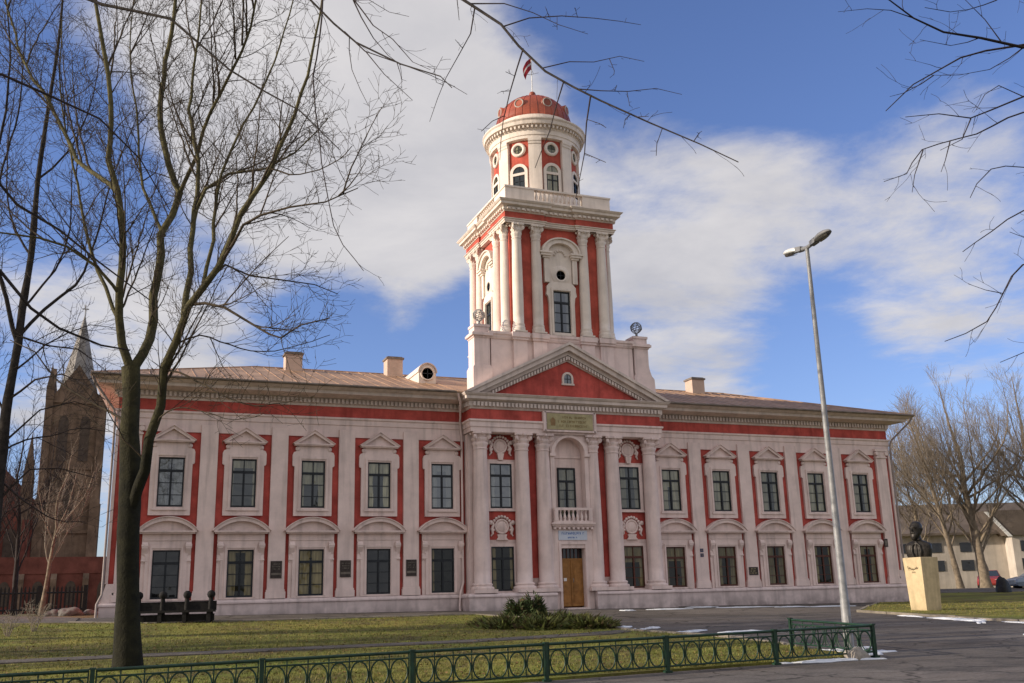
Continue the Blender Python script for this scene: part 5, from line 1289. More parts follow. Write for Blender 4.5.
sh = thing('juniper_shrub', 'low wide-spreading juniper on the lawn edge before the entrance', 'shrub', (-7.0,-13.6,g(-7.0,-13.6)+.05), rad(-28))
b.build('foliage', [M['leaf'],M['leafdry']], sh)
b = MB()
for k in range(7): b.tube([(0,0,-.1),(rng.gauss(0,.5),rng.gauss(0,.4),.12),(rng.gauss(0,1.3),rng.gauss(0,.6),.2)], [.04,.03,.015], 5)
b.build('stem', M['barkdark'], sh)
def twig_bush(x, y, h, seed, label):
    t = Tree(seed, dict(SPEC_MAIN, gap=(.12,.10,.1), len=(.35,.18,.1), max=900, levels=2, r=(.006,.004,.003)))
    for k in range(12):
        a = k*2.4; d = Vector((math.cos(a),math.sin(a),0))*h*t.r.uniform(.15,.6)
        p = Vector((x,y,g(x,y)))
        t.limb([p+d*.08, p+d*.5+Vector((0,0,h*.5)), p+d+Vector((0,0,h*t.r.uniform(.75,1.05)))], .010, .004, start=.2)
    o = thing('bare_bush', label, 'bush', (0,0,0), 0, 'leafless bushes at the left lawn edge')
    t.Cn.build('branches', M['twigtan'], o)
twig_bush(-22.3,-8.7,1.0,81,'taller leafless tan bush on the left lawn, nearer the trunk')
twig_bush(-22.9,-10.3,.75,83,'smaller leafless tan bush close to the left picture edge')

# ------------------------------------------------------------------ ring fence
fence = thing('ring_fence', 'low dark green iron fence with oval rings edging the lawn', 'fence', (-4.4,fence_y(-4.4),g(-4.4,-26.3)))
FP = [Vector((-4.43-2.635*k, fence_y(-4.43-2.635*k), 0)) for k in range(9)]
ret = Vector((-4.55,-23.5,0))
org = fence.location.copy()
def panel(a, c):
    b = MB(); d = c-a; L = d.length; u = d/L; za, zc = g(a.x,a.y)+.05, g(c.x,c.y)+.05
    def P(s_, z): 
        q = a+u*s_; return (q.x-org.x, q.y-org.y, lerp(za,zc,s_/L)+z-org.z)
    H = .64
    for z, r_ in ((H,.028),(.54,.015),(.09,.018)): b.tube([P(.05,z),P(L-.05,z)], r_, 6)
    k = 7; st = (L-.12)/k
    nrm = Vector((-u.y,u.x,0))
    for j in range(k):
        cx_ = .06+st*(j+.5)
        pts = []
        for i in range(21):
            t_ = 2*PI*i/20; pts.append(P(cx_+.155*math.cos(t_), .315+.215*math.sin(t_)))
        b.tube(pts, .015, 5, 0, True, False)
    for j in range(k+1): b.tube([P(.06+st*j,.10),P(.06+st*j,H)], .013, 5)
    b.build('ring_panel', M['green'], fence)
def post(p):
    b = MB(); z = g(p.x,p.y)-org.z; x, y = p.x-org.x, p.y-org.y
    b.box(x-.035,x+.035,y-.035,y+.035,z-.1,z+.70); b.box(x-.05,x+.05,y-.05,y+.05,z+.70,z+.73); b.box(x-.07,x+.07,y-.07,y+.07,z-.1,z+.06)
    b.build('post', M['green'], fence)
for i in range(8): panel(FP[i], FP[i+1])
for i in range(9): post(FP[i])
panel(FP[0], ret); post(ret)
# boulder at the fence end
def boulder(name, label, cat, x, y, rx_, ry_, rz_, seed, m, group=None, z=None):
    bm = bmesh.new(); bmesh.ops.create_icosphere(bm, subdivisions=4, radius=1)
    from mathutils import noise
    for v in bm.verts:
        n = noise.noise(v.co*1.3+Vector((seed,0,0)))*.28+noise.noise(v.co*3.5+Vector((0,seed,0)))*.09
        v.co *= 1+n
        v.co = Vector((v.co.x*rx_, v.co.y*ry_, max(-.35,v.co.z)*rz_))
    me = bpy.data.meshes.new(name); bm.to_mesh(me); bm.free(); me.materials.append(m)
    for p in me.polygons: p.use_smooth = True
    o = bpy.data.objects.new(name, me); COL.objects.link(o); o.location = (x,y,(g(x,y) if z is None else z)+rz_*.25)
    return tag(o, label, cat, group)
boulder('boulder', 'pale rounded boulder lying at the right end of the green fence', 'boulder', -4.95,-26.3,.27,.22,.21,3,M['stone'])
boulder('boulder', 'dark round-topped boulder beside the silver car at the far right', 'boulder', 33.3,5.4,.48,.4,.85,9,M['iron'])
for i,(dx_,sz,lb) in enumerate(((0,.55,'broad grey stone at the left corner of the academy, largest of its heap'),(.9,.38,'small grey stone on the right of the heap by the church fence'),(-.75,.42,'grey stone on the left of the heap by the church fence'))):
    boulder('field_stone', lb, 'stone', -21.9+dx_,8.2+.2*i,sz,sz*.7,sz*.55,20+i,M['rock'],'stones heaped by the church fence')

# snow left along the kerbs
b = MB(); rng = random.Random(4)
def snowpatch(x, y, L, w, ang, h, off=.03):
    n, k = 40, 6; c = Vector((x,y,0)); u = Vector((math.cos(ang),math.sin(ang),0)); v = Vector((-u.y,u.x,0))
    ph = rng.uniform(0,9); V = []; F = []
    for j in range(k+1):
        q = j/k
        for i in range(n):
            a = 2*PI*i/n; e_ = 1+.26*math.sin(3*a+ph)+.20*math.sin(5*a+2*ph)+.14*math.sin(11*a+ph)+.10*math.sin(17*a+3*ph)
            p = c+u*(L/2*math.cos(a)*e_*q)+v*(w/2*math.sin(a)*e_*q)
            V.append((p.x,p.y,g(p.x,p.y)+off+h*.6*(1-q**2)*(1+.5*math.sin(7*a+5*q+ph)*q)+rng.gauss(0,.006)-(.06 if j==k else 0)))
    for j in range(k):
        for i in range(n): F.append((j*n+i,j*n+(i+1)%n,(j+1)*n+(i+1)%n,(j+1)*n+i))
    b.add(V, [f[::-1] for f in F], 0, True)
for a in ((-3.85,-25.4,1.3,.7,.3,.05),(-4.4,-24.6,1.2,.5,-.6,.05),(-5.6,-26.35,2.2,.36,-.12,.05),(-7.4,-26.15,1.5,.22,-.12,.04),(-3.4,-24.4,.9,.5,.2,.05),
          (-4.2,-19.6,1.0,.35,1.3,.05),(-4.6,-18.0,1.8,.5,.9,.06),(-4.9,-16.4,1.6,.7,1.2,.07),(-4.6,-14.6,.9,.5,.7,.06),(-4.5,-12.8,.7,.4,.2,.05),
          (6.2,-2.0,1.6,.5,.1,.05),(7.9,-3.1,3.2,.35,.05,.05),(12,-4.2,3.0,.4,.05,.05),(1.2,-4.0,.7,.35,.1,.05),(-16.1,-5.6,1.5,.4,.1,.05),
          (6.9,-17.2,2.6,.55,1.5,.08),(7.35,-14.6,1.3,.25,1.5,.05),(6.9,-20.3,2.2,.25,1.45,.05),(6.5,-21.6,2.6,.5,.9,.07),(7.6,-21.9,2.5,.45,.1,.07),(10.4,-21.8,3.5,.5,.05,.07),(8.6,-18.4,.6,.4,.4,.06),(9.2,-19.5,.8,.3,.4,.06),(3.2,-23.5,.8,.25,.3,.03),(-3.6,-17.4,1.1,.3,.4,.06),(-2.6,-18.4,1.6,.35,.1,.06),(-1.2,-18.9,1.0,.22,.2,.05),(-3.9,-15.4,.8,.3,.5,.06),(7.6,-17.9,1.6,.4,.2,.07),(6.2,-18.9,1.2,.3,.8,.06),(9.8,-20.4,1.4,.3,.1,.06),(12.5,-20.9,2.0,.3,.1,.06),(3.5,-3.6,2.2,.3,.05,.05),(10,-3.8,1.8,.25,.1,.05)):
    snowpatch(*a)
tag(b.build('snow', M['snow']), 'thin strips of old snow left along the kerbs and lawn edges', 'snow', None, 'stuff')

# grass tufts: too many to count
b = MB(); rng = random.Random(77)
def tuft(x, y, off, m):
    z = g(x,y)+off
    for q in range(3):
        a = rng.uniform(0,2*PI); h = rng.uniform(.03,.085); w = .008; d = Vector((math.cos(a),math.sin(a),0))
        p = Vector((x+rng.gauss(0,.02),y+rng.gauss(0,.02),z)); s_ = Vector((-d.y,d.x,0))*w
        b.add([p-s_,p+s_,p+d*h*.7+Vector((0,0,h))], [(0,1,2)], m)
def inside(poly, x, y):
    c = False; n = len(poly); j = n-1
    for i in range(n):
        xi, yi = poly[i]; xj, yj = poly[j]
        if (yi > y) != (yj > y) and x < (xj-xi)*(y-yi)/(yj-yi)+xi: c = not c
        j = i
    return c
k = 0
while k < 26000:
    y = -26.2+21*rng.random()**1.7; x = rng.uniform(-25,-4.2)
    if inside(lawn_poly,x,y) and not (-18.7 < y < -17.9+.0 and x < -6):
        tuft(x,y,.06, 0 if rng.random()<.68 else 1); k += 1
k = 0
while k < 5000:
    x = rng.uniform(7.4,22); y = rng.uniform(-21,-2)
    if x > 8.5 and y < -1-(17-x)*1.0 if x < 17 else True:
        if y < -10.5+(x-8.4)*1.0: tuft(x,y,.08, 0 if rng.random()<.5 else 1); k += 1
grassg = mat('grass_blade_green', (.17,.185,.04), .8, .3, 2, island=.4); grassy = mat('grass_blade_straw', (.30,.25,.08), .8, .3, 2, island=.4)
tag(b.build('grass', [grassg,grassy]), 'short winter grass, green and straw coloured, on the lawns', 'grass', None, 'stuff')

b = MB(); rng = random.Random(19)
for k in range(2600):       # last autumn's leaves
    y = -26+20*rng.random()**1.5; x = rng.uniform(-25,-4.5)
    if not inside(lawn_poly,x,y): continue
    a = rng.uniform(0,6.28); L = rng.uniform(.03,.06); z = g(x,y)+.085+rng.uniform(0,.02); c_, s_ = math.cos(a)*L, math.sin(a)*L
    b.add([(x-c_,y-s_,z),(x+s_*.6,y-c_*.6,z+rng.uniform(0,.03)),(x+c_,y+s_,z+.012),(x-s_*.6,y+c_*.6,z+rng.uniform(0,.03))], [(0,1,2,3)])
tag(b.build('leaves', mat('dead_leaves', (.20,.12,.05), .9, .3, 3, island=.5)), 'scattered brown dead leaves lying in the lawn grass', 'leaves', None, 'stuff')
# ------------------------------------------------------------------ street lamp
lx, ly = -4.29, -25.26
lamp = thing('street_lamp', 'tall galvanised street lamp with two heads at the end of the green fence', 'street lamp', (lx,ly,g(lx,ly)))
b = MB(); LH = 8.71-g(lx,ly)
b.lathe([(.112,-.2),(.112,.0),(.104,1.2),(.094,1.22),(.070,4.5),(.048,LH)], (0,0,0), 20)
b.box(-.042,.042,-.114,-.085,.45,.85)
b.build('pole', M['steel'], lamp)
for s, azd, tlt in ((1,-93,6),(-1,87,9)):
    a = rad(azd); d = Vector((math.cos(a),math.sin(a),0)); n_ = Vector((-d.y,d.x,0)); up = Vector((0,0,1)); tl = rad(tlt)
    dd = d*math.cos(tl)+up*math.sin(tl); uu = -d*math.sin(tl)+up*math.cos(tl)
    def PT(u, v, w): return tuple(Vector((0,0,LH-.02))+dd*u+n_*v+uu*w)
    b = MB(); b.tube([PT(-.02,0,0),PT(.38,0,.0)], [.055,.05], 10)
    b.add([PT(.20,-.07,-.05),PT(.20,.07,-.05),PT(.42,.08,-.05),PT(.42,-.08,-.05),PT(.20,-.07,.07),PT(.20,.07,.07),PT(.42,.08,.08),PT(.42,-.08,.08)], [(0,3,2,1),(4,5,6,7),(0,1,5,4),(1,2,6,5),(2,3,7,6),(3,0,4,7)])
    arm = b.build('arm', M['lampgrey'], lamp)
    b = MB(); st = [(.40,.075,.075),(.50,.13,.10),(.66,.155,.115),(.82,.135,.10),(.94,.085,.06),(.99,.02,.02)]
    n = 16; V = []; F = []
    for (u,w_,h_) in st:
        for i in range(n):
            t_ = 2*PI*i/n; zz = math.sin(t_); V.append(PT(u, w_*math.cos(t_), (h_ if zz>0 else h_*.45)*zz))
    for j in range(len(st)-1):
        for i in range(n): F.append((j*n+i,j*n+(i+1)%n,(j+1)*n+(i+1)%n,(j+1)*n+i))
    b.add(V, F, 0, True); b.add(V[:n], [list(range(n))[::-1]]); b.add(V[-n:], [list(range(n))])
    hd = b.build('lamp_head', M['lens'] if s<0 else M['lampgrey'], lamp)
    b = MB(); V = []; st2 = [(.52,.10),(.66,.125),(.80,.105),(.90,.06)]
    for (u,w_) in st2: V += [PT(u,-w_,-.045),PT(u,-w_*.5,-.085),PT(u,w_*.5,-.085),PT(u,w_,-.045)]
    b.add(V, [(j*4+i,j*4+i+1,j*4+i+5,j*4+i+4) for j in range(3) for i in range(3)], 0, True)
    b.build('lamp_glass', M['lampglass'], hd)

# ------------------------------------------------------------------ monument: pedestal and bust
bx_, by_ = 10.6, -11.9
pz = g(bx_,by_)+.05
RZB = rad(-86)
b = MB(); w0, w1, H = .40, .47, 2.12
def blk(wa, wb, z0, z1, m=0):
    b.add([(-wa,-wa,z0),(wa,-wa,z0),(wa,wa,z0),(-wa,wa,z0),(-wb,-wb,z1),(wb,-wb,z1),(wb,wb,z1),(-wb,wb,z1)], [(0,3,2,1),(4,5,6,7),(0,1,5,4),(1,2,6,5),(2,3,7,6),(3,0,4,7)], m)
blk(w0,w1,-.15,H-.02); blk(w1,w1-.02,H-.02,H); 
def slope_y(z): return -(w0+(w1-w0)*(z+.15)/(H+.13))-.004
pts = []
for k in range(70):        # looping handwritten line, worn, with a date below
    u = k/69; x = -.27+.54*u; z = 1.68+.035*math.sin(u*46)+.03*math.sin(u*9)+(.06 if k<5 else 0)
    pts.append((x+.012*math.cos(u*46), slope_y(z), z))
b.tube(pts, .011, 4, 1); b.tube([(-.28,slope_y(1.63),1.63),(.0,slope_y(1.635),1.635),(.24,slope_y(1.66),1.66)], .006, 4, 1)
for x in (-.07,-.02,.03,.08): b.tube([(x,slope_y(1.5),1.50),(x+.012,slope_y(1.56),1.565)], .007, 4, 1); b.tube([(x,slope_y(1.5),1.50),(x+.022,slope_y(1.52),1.52)], .006, 4, 1)
pd = tag(b.build('pedestal', [M['sand'],M['brown']], None, (bx_,by_,pz)), 'tapering sandstone pedestal carrying the bronze bust', 'pedestal')
pd.rotation_euler = (0,0,RZB)
# bust: one remeshed body
b = MB()
def ell(z, rx_, ry_, cy=0, n=24, pw=2.0):
    o = []
    for i in range(n):
        t_ = 2*PI*i/n; c_, s_ = math.cos(t_), math.sin(t_)
        o.append((rx_*math.copysign(abs(c_)**(2/pw),c_), cy+ry_*math.copysign(abs(s_)**(2/pw),s_), z))
    return o
def loft(rows):
    n = len(rows[0]); V = [p for r in rows for p in r]
    F = [(j*n+i,j*n+(i+1)%n,(j+1)*n+(i+1)%n,(j+1)*n+i) for j in range(len(rows)-1) for i in range(n)]
    b.add(V, F+[list(range(n))[::-1], list(range(len(V)-n,len(V)))], 0, True)
loft([ell(0,.40,.22,0,pw=2.6),ell(.12,.43,.24,0,pw=2.6),ell(.28,.46,.25,.0,pw=2.5),ell(.42,.45,.24,.01,pw=2.4),ell(.50,.38,.20,.02,pw=2.2),ell(.56,.24,.16,.02),ell(.60,.15,.14,.01)])   # torso and shoulders
loft([ell(.50,.16,.15,.02),ell(.60,.125,.13,.0),ell(.70,.12,.13,-.02),ell(.80,.12,.13,-.03)])                    # neck
hc = Vector((0,-.04,.88))
b.sphere(tuple(hc), .001, 3)
HS = 1.22; n_head = len(b.v)
loft([ell(.70,.06,.07,-.10),ell(.73,.11,.12,-.08),ell(.78,.14,.17,-.05),ell(.85,.155,.19,-.03),ell(.93,.165,.205,-.02),ell(1.0,.16,.20,-.01),ell(1.06,.14,.175,.0),ell(1.11,.10,.12,.0),ell(1.14,.04,.05,.0)])      # head
loft([ell(.60,.03,.03,-.19),ell(.64,.07,.05,-.19),ell(.70,.10,.08,-.17),ell(.75,.115,.09,-.15),ell(.79,.10,.07,-.16)])    # beard
b.tube([(-.075,-.215,.80),(0,-.235,.812),(.075,-.215,.80)], [.018,.03,.018], 8)    # moustache
b.tube([(0,-.205,.955),(0,-.235,.90),(0,-.262,.855)], [.018,.026,.036], 8)          # nose
for s in (-1,1):
    b.tube([(s*.025,-.215,.955),(s*.07,-.215,.968),(s*.115,-.185,.955)], [.018,.022,.014], 7)   # brows
    b.sphere((s*.062,-.195,.922), .022, 8)                                          # eyes
    b.tube([(s*.155,-.0,.86),(s*.178,.015,.91),(s*.165,.02,.955)], [.02,.032,.022], 7)   # ears
n_end = len(b.v)
for s in (-1,1):
    b.tube([(s*.02,-.215,.50),(s*.13,-.245,.40),(s*.16,-.265,.2),(s*.11,-.25,.0)], [.03,.045,.05,.05], 8)   # lapels
    b.tube([(s*.03,-.17,.60),(s*.10,-.15,.62),(s*.14,-.02,.63)], [.03,.035,.03], 8)              # collar
for i in range(n_head, n_end):       # head a little over life size and turned to its right
    x, y, z = b.v[i]; x, y, z = x*HS, y*HS, .62+(z-.62)*HS; a = -.25; b.v[i] = (x*math.cos(a)-y*math.sin(a), x*math.sin(a)+y*math.cos(a), z)
b.tube([(0,-.19,.56),(0,-.235,.45),(0,-.245,.2),(0,-.235,.02)], [.035,.03,.03,.03], 8)   # cravat and shirt front
bust = b.build('bronze_bust', M['bronze'])
bust.modifiers.new('r','REMESH').mode = 'VOXEL'; bust.modifiers['r'].voxel_size = .014
bpy.context.view_layer.update()
dg = bpy.context.evaluated_depsgraph_get()
me = bpy.data.meshes.new_from_object(bust.evaluated_get(dg)); bust.modifiers.clear(); bust.data = me
sm_ = bust.modifiers.new('s','SMOOTH'); sm_.factor = .5; sm_.iterations = 2
for p in me.polygons: p.use_smooth = True
bust.location = (bx_,by_,pz+H+.001); bust.rotation_euler = (0,0,rad(-62)); bust.scale = (1.16,1.16,1.16)
tag(bust, 'dark bronze bust of a bearded man in a coat', 'bust')

# ------------------------------------------------------------------ dark bench behind the big trunk
bench = thing('park_bench', 'long dark timber bench with knobbed posts standing before the left wing', 'bench', (-18.0,-6.1,g(-18.0,-6.1)+.05), rad(-14))
b = MB(); b.box(-1.45,1.45,-.35,.05,.36,.43); b.build('seat', M['blackwood'], bench)
b = MB(); b.box(-1.45,1.45,.10,.17,.42,.74); b.build('backrest', M['blackwood'], bench)
b = MB(); b.box(-1.43,1.43,-.16,-.10,.06,.30); b.build('apron_board', M['blackwood'], bench)
for x in (-1.25,-.42,.42,1.25):
    b = MB(); b.box(x-.09,x+.09,.0,.17,-.1,.45)
    b.lathe([(.09,.40),(.09,.72),(.08,.80),(.075,.84),(.12,.88),(.15,.96),(.13,1.05),(.05,1.11)], (x,.13,0), 12); b.build('post', M['blackwood'], bench)
for x in (-1.25,-.42,.42,1.25):
    b = MB(); b.box(x-.07,x+.07,-.32,-.20,-.1,.36); b.build('leg', M['blackwood'], bench)

# ------------------------------------------------------------------ iron fence by the church
fx = thing('iron_fence', 'dark spiked fence running in front of the church at the left edge', 'fence', (0,0,0))
b = MB(); a0, a1 = Vector((-34,23.2,0)), Vector((-21.6,20.6,0)); d = a1-a0; L = d.length; n = int(L/.22)
for k in range(n):
    p = a0+d*(k/n); z = g(p.x,p.y); b.box(p.x-.05,p.x+.05,p.y-.02,p.y+.02,z+.1,z+1.5); b.add([(p.x-.05,p.y-.02,z+1.5),(p.x+.05,p.y-.02,z+1.5),(p.x,p.y,z+1.66)],[(0,1,2)])
b.build('pale_panel', M['iron'], fx).name = 'picket_panel'
b = MB()
for zz in (.3,1.25): b.tube([tuple(a0+Vector((0,.06,.1+zz))),tuple(a1+Vector((0,.06,.1+zz)))], .05, 5)
b.build('rail', M['iron'], fx)
for k in range(6):
    p = a0+d*(k/5); b = MB(); b.box(p.x-.12,p.x+.12,p.y-.12,p.y+.12,0,1.75); b.build('post', M['iron'], fx)

# ------------------------------------------------------------------ church
ch = thing('brick_church', 'old brick church with a tall slate spire seen through branches at the left', 'church', (-25.9,87.5,.1))
BK, BR, SPR, CD = M['brick'], M['brickred'], M['spire'], M['church_dark']
TW = 2.95
b = MB(); b.box(-TW,TW,-TW,TW,-.5,24.5)
for sx in (-1,1):
    for sy in (-1,1):
        b.box(sx*TW-.55,sx*TW+.55,sy*TW-.55,sy*TW+.55,-.5,13); b.box(sx*TW-.42,sx*TW+.42,sy*TW-.42,sy*TW+.42,13,24.8)
for z in (9,16.5,24.5): b.box(-TW-.2,TW+.2,-TW-.2,TW+.2,z,z+.35)
b.build('tower', BK, ch)
for sgn in ((0,-1),(-1,0),(1,0)):
    b = MB()
    if sgn[0] == 0: b.prism([(-TW,24.85),(TW,24.85),(0,29.3)], -TW-.05, -TW+.6)
    else: b.prism([(-TW,24.85),(TW,24.85),(0,29.3)], sgn[0]*TW-.3, sgn[0]*TW+.3, 0, 'x')
    b.build('gable', BK, ch)
def pyramid(mb, x, y, w_, z0, z1, n=8, m=0):
    V = [(x+w_*math.cos(2*PI*(i+.5)/n), y+w_*math.sin(2*PI*(i+.5)/n), z0) for i in range(n)]+[(x,y,z1)]
    mb.add(V, [(i,(i+1)%n,n) for i in range(n)], m)
b = MB(); pyramid(b,0,0,2.75,24.8,36.6); b.tube([(0,0,36.2),(0,0,37.8)], .06, 5); b.box(-.4,.4,-.05,.05,37.2,37.32); b.build('spire', SPR, ch)
for sx in (-1,1):
    for sy in (-1,1):
        b = MB(); b.box(sx*TW-.45,sx*TW+.45,sy*TW-.45,sy*TW+.45,24.85,26.4); pyramid(b,sx*TW,sy*TW,.6,26.4,29.4,4); b.build('pinnacle', BK, ch)
def lancet(mb, x, y, z0, z1, w_, m=0):
    n = 8; pts = [(x-w_,z0),(x+w_,z0)]+[(x+w_*math.cos(PI/2*i/n)*1.0, z1-w_*1.6+w_*1.6*math.sin(PI/2*i/n)) for i in range(n+1)]+[(x-w_*math.cos(PI/2*i/n), z1-w_*1.6+w_*1.6*math.sin(PI/2*i/n)) for i in range(n-1,-1,-1)]
    mb.prism(pts, y-.05, y, m)
for x, z0, z1 in ((-1.2,17.5,23),(1.2,17.5,23),(0,10.5,15.2)):
    b = MB(); lancet(b,x,-TW-.01,z0,z1,.55); b.build('window', CD, ch)
b = MB(); b.box(-13,-TW-.5,-3.5,22,-.5,12.0); b.prism([(-13.4,12),(-TW+.2,12),(-8,17.5)], -3.4, 22); 
for k in range(4): b.box(-13.2+k*3-.35,-13.2+k*3+.35,-4.3,-3.5,-.5,10.5)
b.build('nave', BR, ch)
for k in range(3):
    b = MB(); lancet(b,-11.7+k*3,-3.51,3,9.5,.7); b.build('window', CD, ch)
for x in (-13,-4.4):
    b = MB(); b.box(x-.6,x+.6,-4.1,-2.9,-.5,15.5); pyramid(b,x,-3.5,.85,15.5,20.8,4); b.build('pinnacle', BK, ch)
b = MB(); b.box(-10,6,-9.5,-6.5,-.3,4.2); b.prism([(-10.3,4.2),(6.3,4.2),(6.3,4.25),(5.6,6.0),(-9.6,6.0),(-10.3,4.25)], -9.6, -6.5); b.build('porch', BR, ch)
for k in range(6):
    b = MB(); b.box(-10.2+k*3.25-.3,-10.2+k*3.25+.3,-10.2,-9.5,-.3,3.6); b.prism([(-9.5,3.6),(-10.2,3.6),(-9.5,4.3)], -10.2+k*3.25-.3, -10.2+k*3.25+.3, 0, 'x'); b.build('buttress', BK, ch)
for k in range(5):
    b = MB(); lancet(b,-8.6+k*3.3,-9.51,.8,3.4,.55); b.build('window', CD, ch)

# ------------------------------------------------------------------ white house at the right
hs = thing('white_house', 'long low white house with a dark roof behind the trees at the right', 'house', (52,23,0), rad(-21.5))
HWl, HR = M['housewall'], M['houseroof']
b = MB(); b.box(-12,20,0,9,-.5,4.9); b.build('wall', HWl, hs)
b = MB(); b.prism([(-.7,4.75),(4.5,7.6),(9.7,4.75),(9.7,4.95),(4.5,7.85),(-.7,4.95)], -12.6, 20.6, 0, 'x'); b.build('roof', HR, hs)
b = MB(); b.box(.8,20.5,-1.4,-.005,-.5,4.6)
b.build('wall', HWl, hs)
b = MB(); b.prism([(.3,4.55),(20.9,4.55),(20.9,6.7),(-1.35,6.7)], -1.7, 3.2)
b.build('roof', HR, hs)
b = MB(); b.prism([(-1.45,6.6),(.35,4.45),(.72,4.45),(-1.08,6.6)], -1.78, -1.7); b.build('verge_board', M['white'], hs)
def hwin(x, y, z0, w_, h_):
    b = MB(); b.box(x-w_,x+w_,y-.05,y,z0,z0+h_,0); b.build('window', M['glassdark'], hs)
for k in range(4): hwin(-10.5+k*2.6,-.006,1.7,.55,.9); hwin(-10.5+k*2.6,-.006,3.3,.5,.8)
for k in range(7): hwin(2.0+k*2.6,-1.406,1.65,.6,.95); hwin(2.0+k*2.6,-1.406,3.2,.55,.9)
# ------------------------------------------------------------------ cars
def car(label, loc, rz, paint):
    c = thing('parked_car', label, 'car', loc, rz)
    b = MB()
    V = []; F = []; pr = [(-2.1,.45,.80,.78),(-2.05,.30,.86,.84),(-1.3,.25,.93,.87),(1.3,.25,.95,.87),(2.0,.30,.80,.82),(2.1,.42,.70,.74)]
    for (x,z0,z1,w_) in pr: V += [(x,-w_,z0),(x,w_,z0),(x,w_*1.02,(z0+z1)/2),(x,w_*.93,z1),(x,-w_*.93,z1),(x,-w_*1.02,(z0+z1)/2)]
    n = 6
    for j in range(len(pr)-1):
        for i in range(n): F.append((j*n+i,(j+1)*n+i,(j+1)*n+(i+1)%n,j*n+(i+1)%n))
    b.add(V, F+[tuple(range(n)),tuple(range(len(V)-1,len(V)-n-1,-1))], 0, False)
    b.add([(-1.75,-.80,.90),(-1.75,.80,.90),(1.15,.80,.93),(1.15,-.80,.93),(-1.15,-.62,1.40),(-1.15,.62,1.40),(.35,.62,1.42),(.35,-.62,1.42)], [(4,7,6,5),(0,3,7,4),(1,5,6,2),(0,4,5,1),(3,2,6,7)], 0)
    body = b.build('body', paint, c)
    for s in (-1,1):
        b = MB(); y = lambda z: s*(.80-(z-.92)*.37+.012)
        b.add([(-1.45,y(.98),.98),(.95,y(.98),.98),(.32,y(1.35),1.35),(-1.08,y(1.35),1.35)], [(0,1,2,3)]); b.build('side_window', M['carglass'], c)
        for x in (-1.3,1.3):
            b = MB(); R = Matrix.Translation((x,s*.78,.32)) @ Matrix.Rotation(PI/2,4,'X')
            b.lathe([(.18,-.10),(.31,-.10),(.32,0),(.31,.10),(.18,.10),(.05,.06),(1e-4,.06)], (0,0,0), 18, 0, M=R); b.build('wheel', M['tyre'], c)
        b = MB(); b.box(2.04,2.10,s*.55-.14,s*.55+.14,.58,.72); b.build('headlight', M['lens'], c)
    b = MB(); b.add([(1.10,-.74,.96),(1.10,.74,.96),(.39,.60,1.385),(.39,-.60,1.385)], [(0,1,2,3)]); b.v = [(x+.02,y_,z+.012) for x,y_,z in b.v]; b.build('windscreen', M['carglass'], c)
    b = MB(); b.add([(-1.72,-.74,.95),(-1.72,.74,.95),(-1.18,.60,1.375),(-1.18,-.60,1.375)], [(3,2,1,0)]); b.v = [(x-.02,y_,z+.012) for x,y_,z in b.v]; b.build('rear_window', M['carglass'], c)
    return c
cx_, cy_ = 44.6, 12.9
car('silver blue car parked before the white house at the right edge', (41.2,9.4,g(41.2,9.4)), rad(158), M['carblue'])
car('red car half hidden behind the thick tree trunk', (43.6,16.2,g(43.6,16.2)), rad(222), M['carred'])

# ------------------------------------------------------------------ camera
YAW, PIT, ROL = .3766, .2542, -.0265
cy, sy, cp, sp_ = math.cos(YAW), math.sin(YAW), math.cos(PIT), math.sin(PIT)
fw = Vector((sy*cp,cy*cp,sp_)); rt = Vector((cy,-sy,0)); up = rt.cross(fw)
r2 = rt*math.cos(ROL)+up*math.sin(ROL); u2 = up*math.cos(ROL)-rt*math.sin(ROL)
cam = bpy.data.cameras.new('camera'); co = bpy.data.objects.new('camera', cam); COL.objects.link(co)
co.matrix_world = Matrix(((r2.x,u2.x,-fw.x,-19.997),(r2.y,u2.y,-fw.y,-44.5512),(r2.z,u2.z,-fw.z,.285),(0,0,0,1)))
cam.sensor_width = 36; cam.sensor_fit = 'HORIZONTAL'; cam.lens = 992.059/1024*36; cam.clip_start = .1; cam.clip_end = 6000
sc.camera = co

# ------------------------------------------------------------------ light
el, bk = rad(SUN_ELEV), rad(SUN_BACK)
S = Vector((-math.cos(bk)*math.cos(el), math.sin(bk)*math.cos(el), math.sin(el)))
sl_ = bpy.data.lights.new('sun','SUN'); sl_.energy = SUN_E; sl_.angle = rad(.5); sl_.color = (1,.87,.70)
so = bpy.data.objects.new('sun', sl_); COL.objects.link(so); so.rotation_euler = S.to_track_quat('Z','Y').to_euler()
W = bpy.data.worlds.new('World'); sc.world = W; W.use_nodes = True
nt = W.node_tree; N = nt.nodes; Lk = nt.links
bg = N['Background']; bg.inputs[1].default_value = SKY_S
sky = N.new('ShaderNodeTexSky'); sky.sky_type = 'NISHITA'; sky.sun_disc = False
sky.sun_elevation = el; sky.sun_rotation = math.atan2(S.x, S.y) % (2*PI); sky.altitude = 0; sky.air_density = 1.0; sky.dust_density = .6; sky.ozone_density = 2.0
tc = N.new('ShaderNodeTexCoord')
nrm = N.new('ShaderNodeVectorMath'); nrm.operation = 'NORMALIZE'; Lk.new(tc.outputs['Generated'], nrm.inputs[0])
sep = N.new('ShaderNodeSeparateXYZ'); Lk.new(nrm.outputs[0], sep.inputs[0])
def math_(op, a, b_=None, c=None, clamp=False):
    n = N.new('ShaderNodeMath'); n.operation = op; n.use_clamp = clamp
    for i, v in enumerate((a,b_,c)):
        if v is None: continue
        if isinstance(v,(int,float)): n.inputs[i].default_value = v
        else: Lk.new(v, n.inputs[i])
    return n.outputs[0]
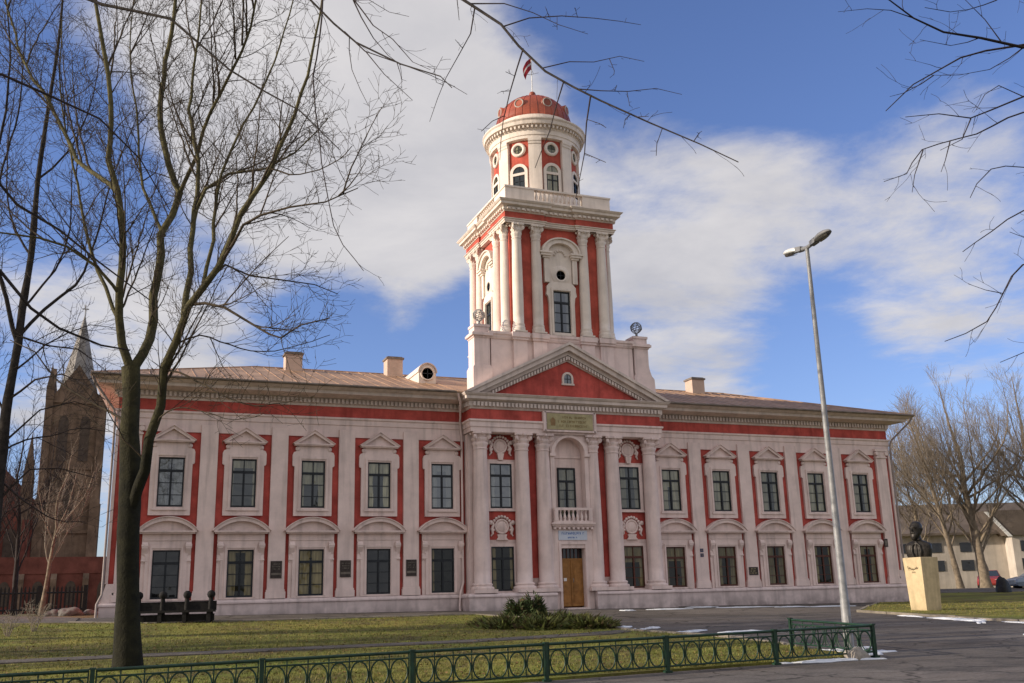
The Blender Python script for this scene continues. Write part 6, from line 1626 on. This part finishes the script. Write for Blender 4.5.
# clouds: a layer overhead, seen in perspective, with a few large banks at compass bearings
zz = math_('MAXIMUM', sep.outputs[2], .02); zz = math_('ADD', zz, .10)
cu = N.new('ShaderNodeCombineXYZ'); Lk.new(math_('DIVIDE', sep.outputs[0], zz), cu.inputs[0]); Lk.new(math_('DIVIDE', sep.outputs[1], zz), cu.inputs[1])
def fbm(scale, det, rough, off):
    mp = N.new('ShaderNodeMapping'); mp.inputs['Location'].default_value = off; Lk.new(cu.outputs[0], mp.inputs[0])
    n = N.new('ShaderNodeTexNoise'); n.inputs['Scale'].default_value = scale; n.inputs['Detail'].default_value = det; n.inputs['Roughness'].default_value = rough; n.inputs['Distortion'].default_value = .25
    Lk.new(mp.outputs[0], n.inputs['Vector']); return n.outputs['Fac']
f1 = fbm(1.15, 10, .62, (3.1,1.7,0)); f2 = fbm(.45, 6, .5, (7.7,2.2,0)); f3 = fbm(3.2, 8, .65, (1.1,9.4,0))
def bank(az, elv, r0, r1, amt):
    a, e_ = rad(az), rad(elv); d = (math.sin(a)*math.cos(e_), math.cos(a)*math.cos(e_), math.sin(e_))
    n = N.new('ShaderNodeVectorMath'); n.operation = 'DOT_PRODUCT'; Lk.new(nrm.outputs[0], n.inputs[0]); n.inputs[1].default_value = d
    m = N.new('ShaderNodeMapRange'); m.interpolation_type = 'SMOOTHSTEP'; m.inputs[1].default_value = math.cos(rad(r1)); m.inputs[2].default_value = math.cos(rad(r0)); m.inputs[3].default_value = 0; m.inputs[4].default_value = amt
    Lk.new(n.outputs['Value'], m.inputs[0]); return m.outputs[0]
tot = math_('ADD', math_('MULTIPLY', f1, .95), math_('MULTIPLY', f2, .30)); tot = math_('SUBTRACT', tot, .175); tot = math_('ADD', tot, math_('MULTIPLY', f3, .42))
for a in BANKS: tot = math_('ADD', tot, bank(*a))
mk = N.new('ShaderNodeMapRange'); mk.interpolation_type = 'SMOOTHSTEP'; mk.inputs[1].default_value = .69; mk.inputs[2].default_value = 1.0; Lk.new(tot, mk.inputs[0])
tint = N.new('ShaderNodeMix'); tint.data_type = 'RGBA'; tint.blend_type = 'MULTIPLY'; tint.inputs[0].default_value = 1; tint.inputs[7].default_value = SKYTINT
Lk.new(sky.outputs[0], tint.inputs[6])
shade = N.new('ShaderNodeMapRange'); shade.inputs[1].default_value = .35; shade.inputs[2].default_value = .66
Lk.new(fbm(1.5, 9, .6, (5.3,4.1,0)), shade.inputs[0])
cc = N.new('ShaderNodeMix'); cc.data_type = 'RGBA'; cc.inputs[6].default_value = CLOUD_A; cc.inputs[7].default_value = CLOUD_B
Lk.new(shade.outputs[0], cc.inputs[0])
mx = N.new('ShaderNodeMix'); mx.data_type = 'RGBA'; Lk.new(math_('MULTIPLY', mk.outputs[0], .93), mx.inputs[0]); Lk.new(tint.outputs[2], mx.inputs[6]); Lk.new(cc.outputs[2], mx.inputs[7])
Lk.new(mx.outputs[2], bg.inputs[0])
sc.render.engine = 'CYCLES'
sc.view_settings.view_transform = 'Standard'; sc.view_settings.look = 'None'; sc.view_settings.exposure = 0; sc.view_settings.gamma = 1
sc.cycles.max_bounces = 6
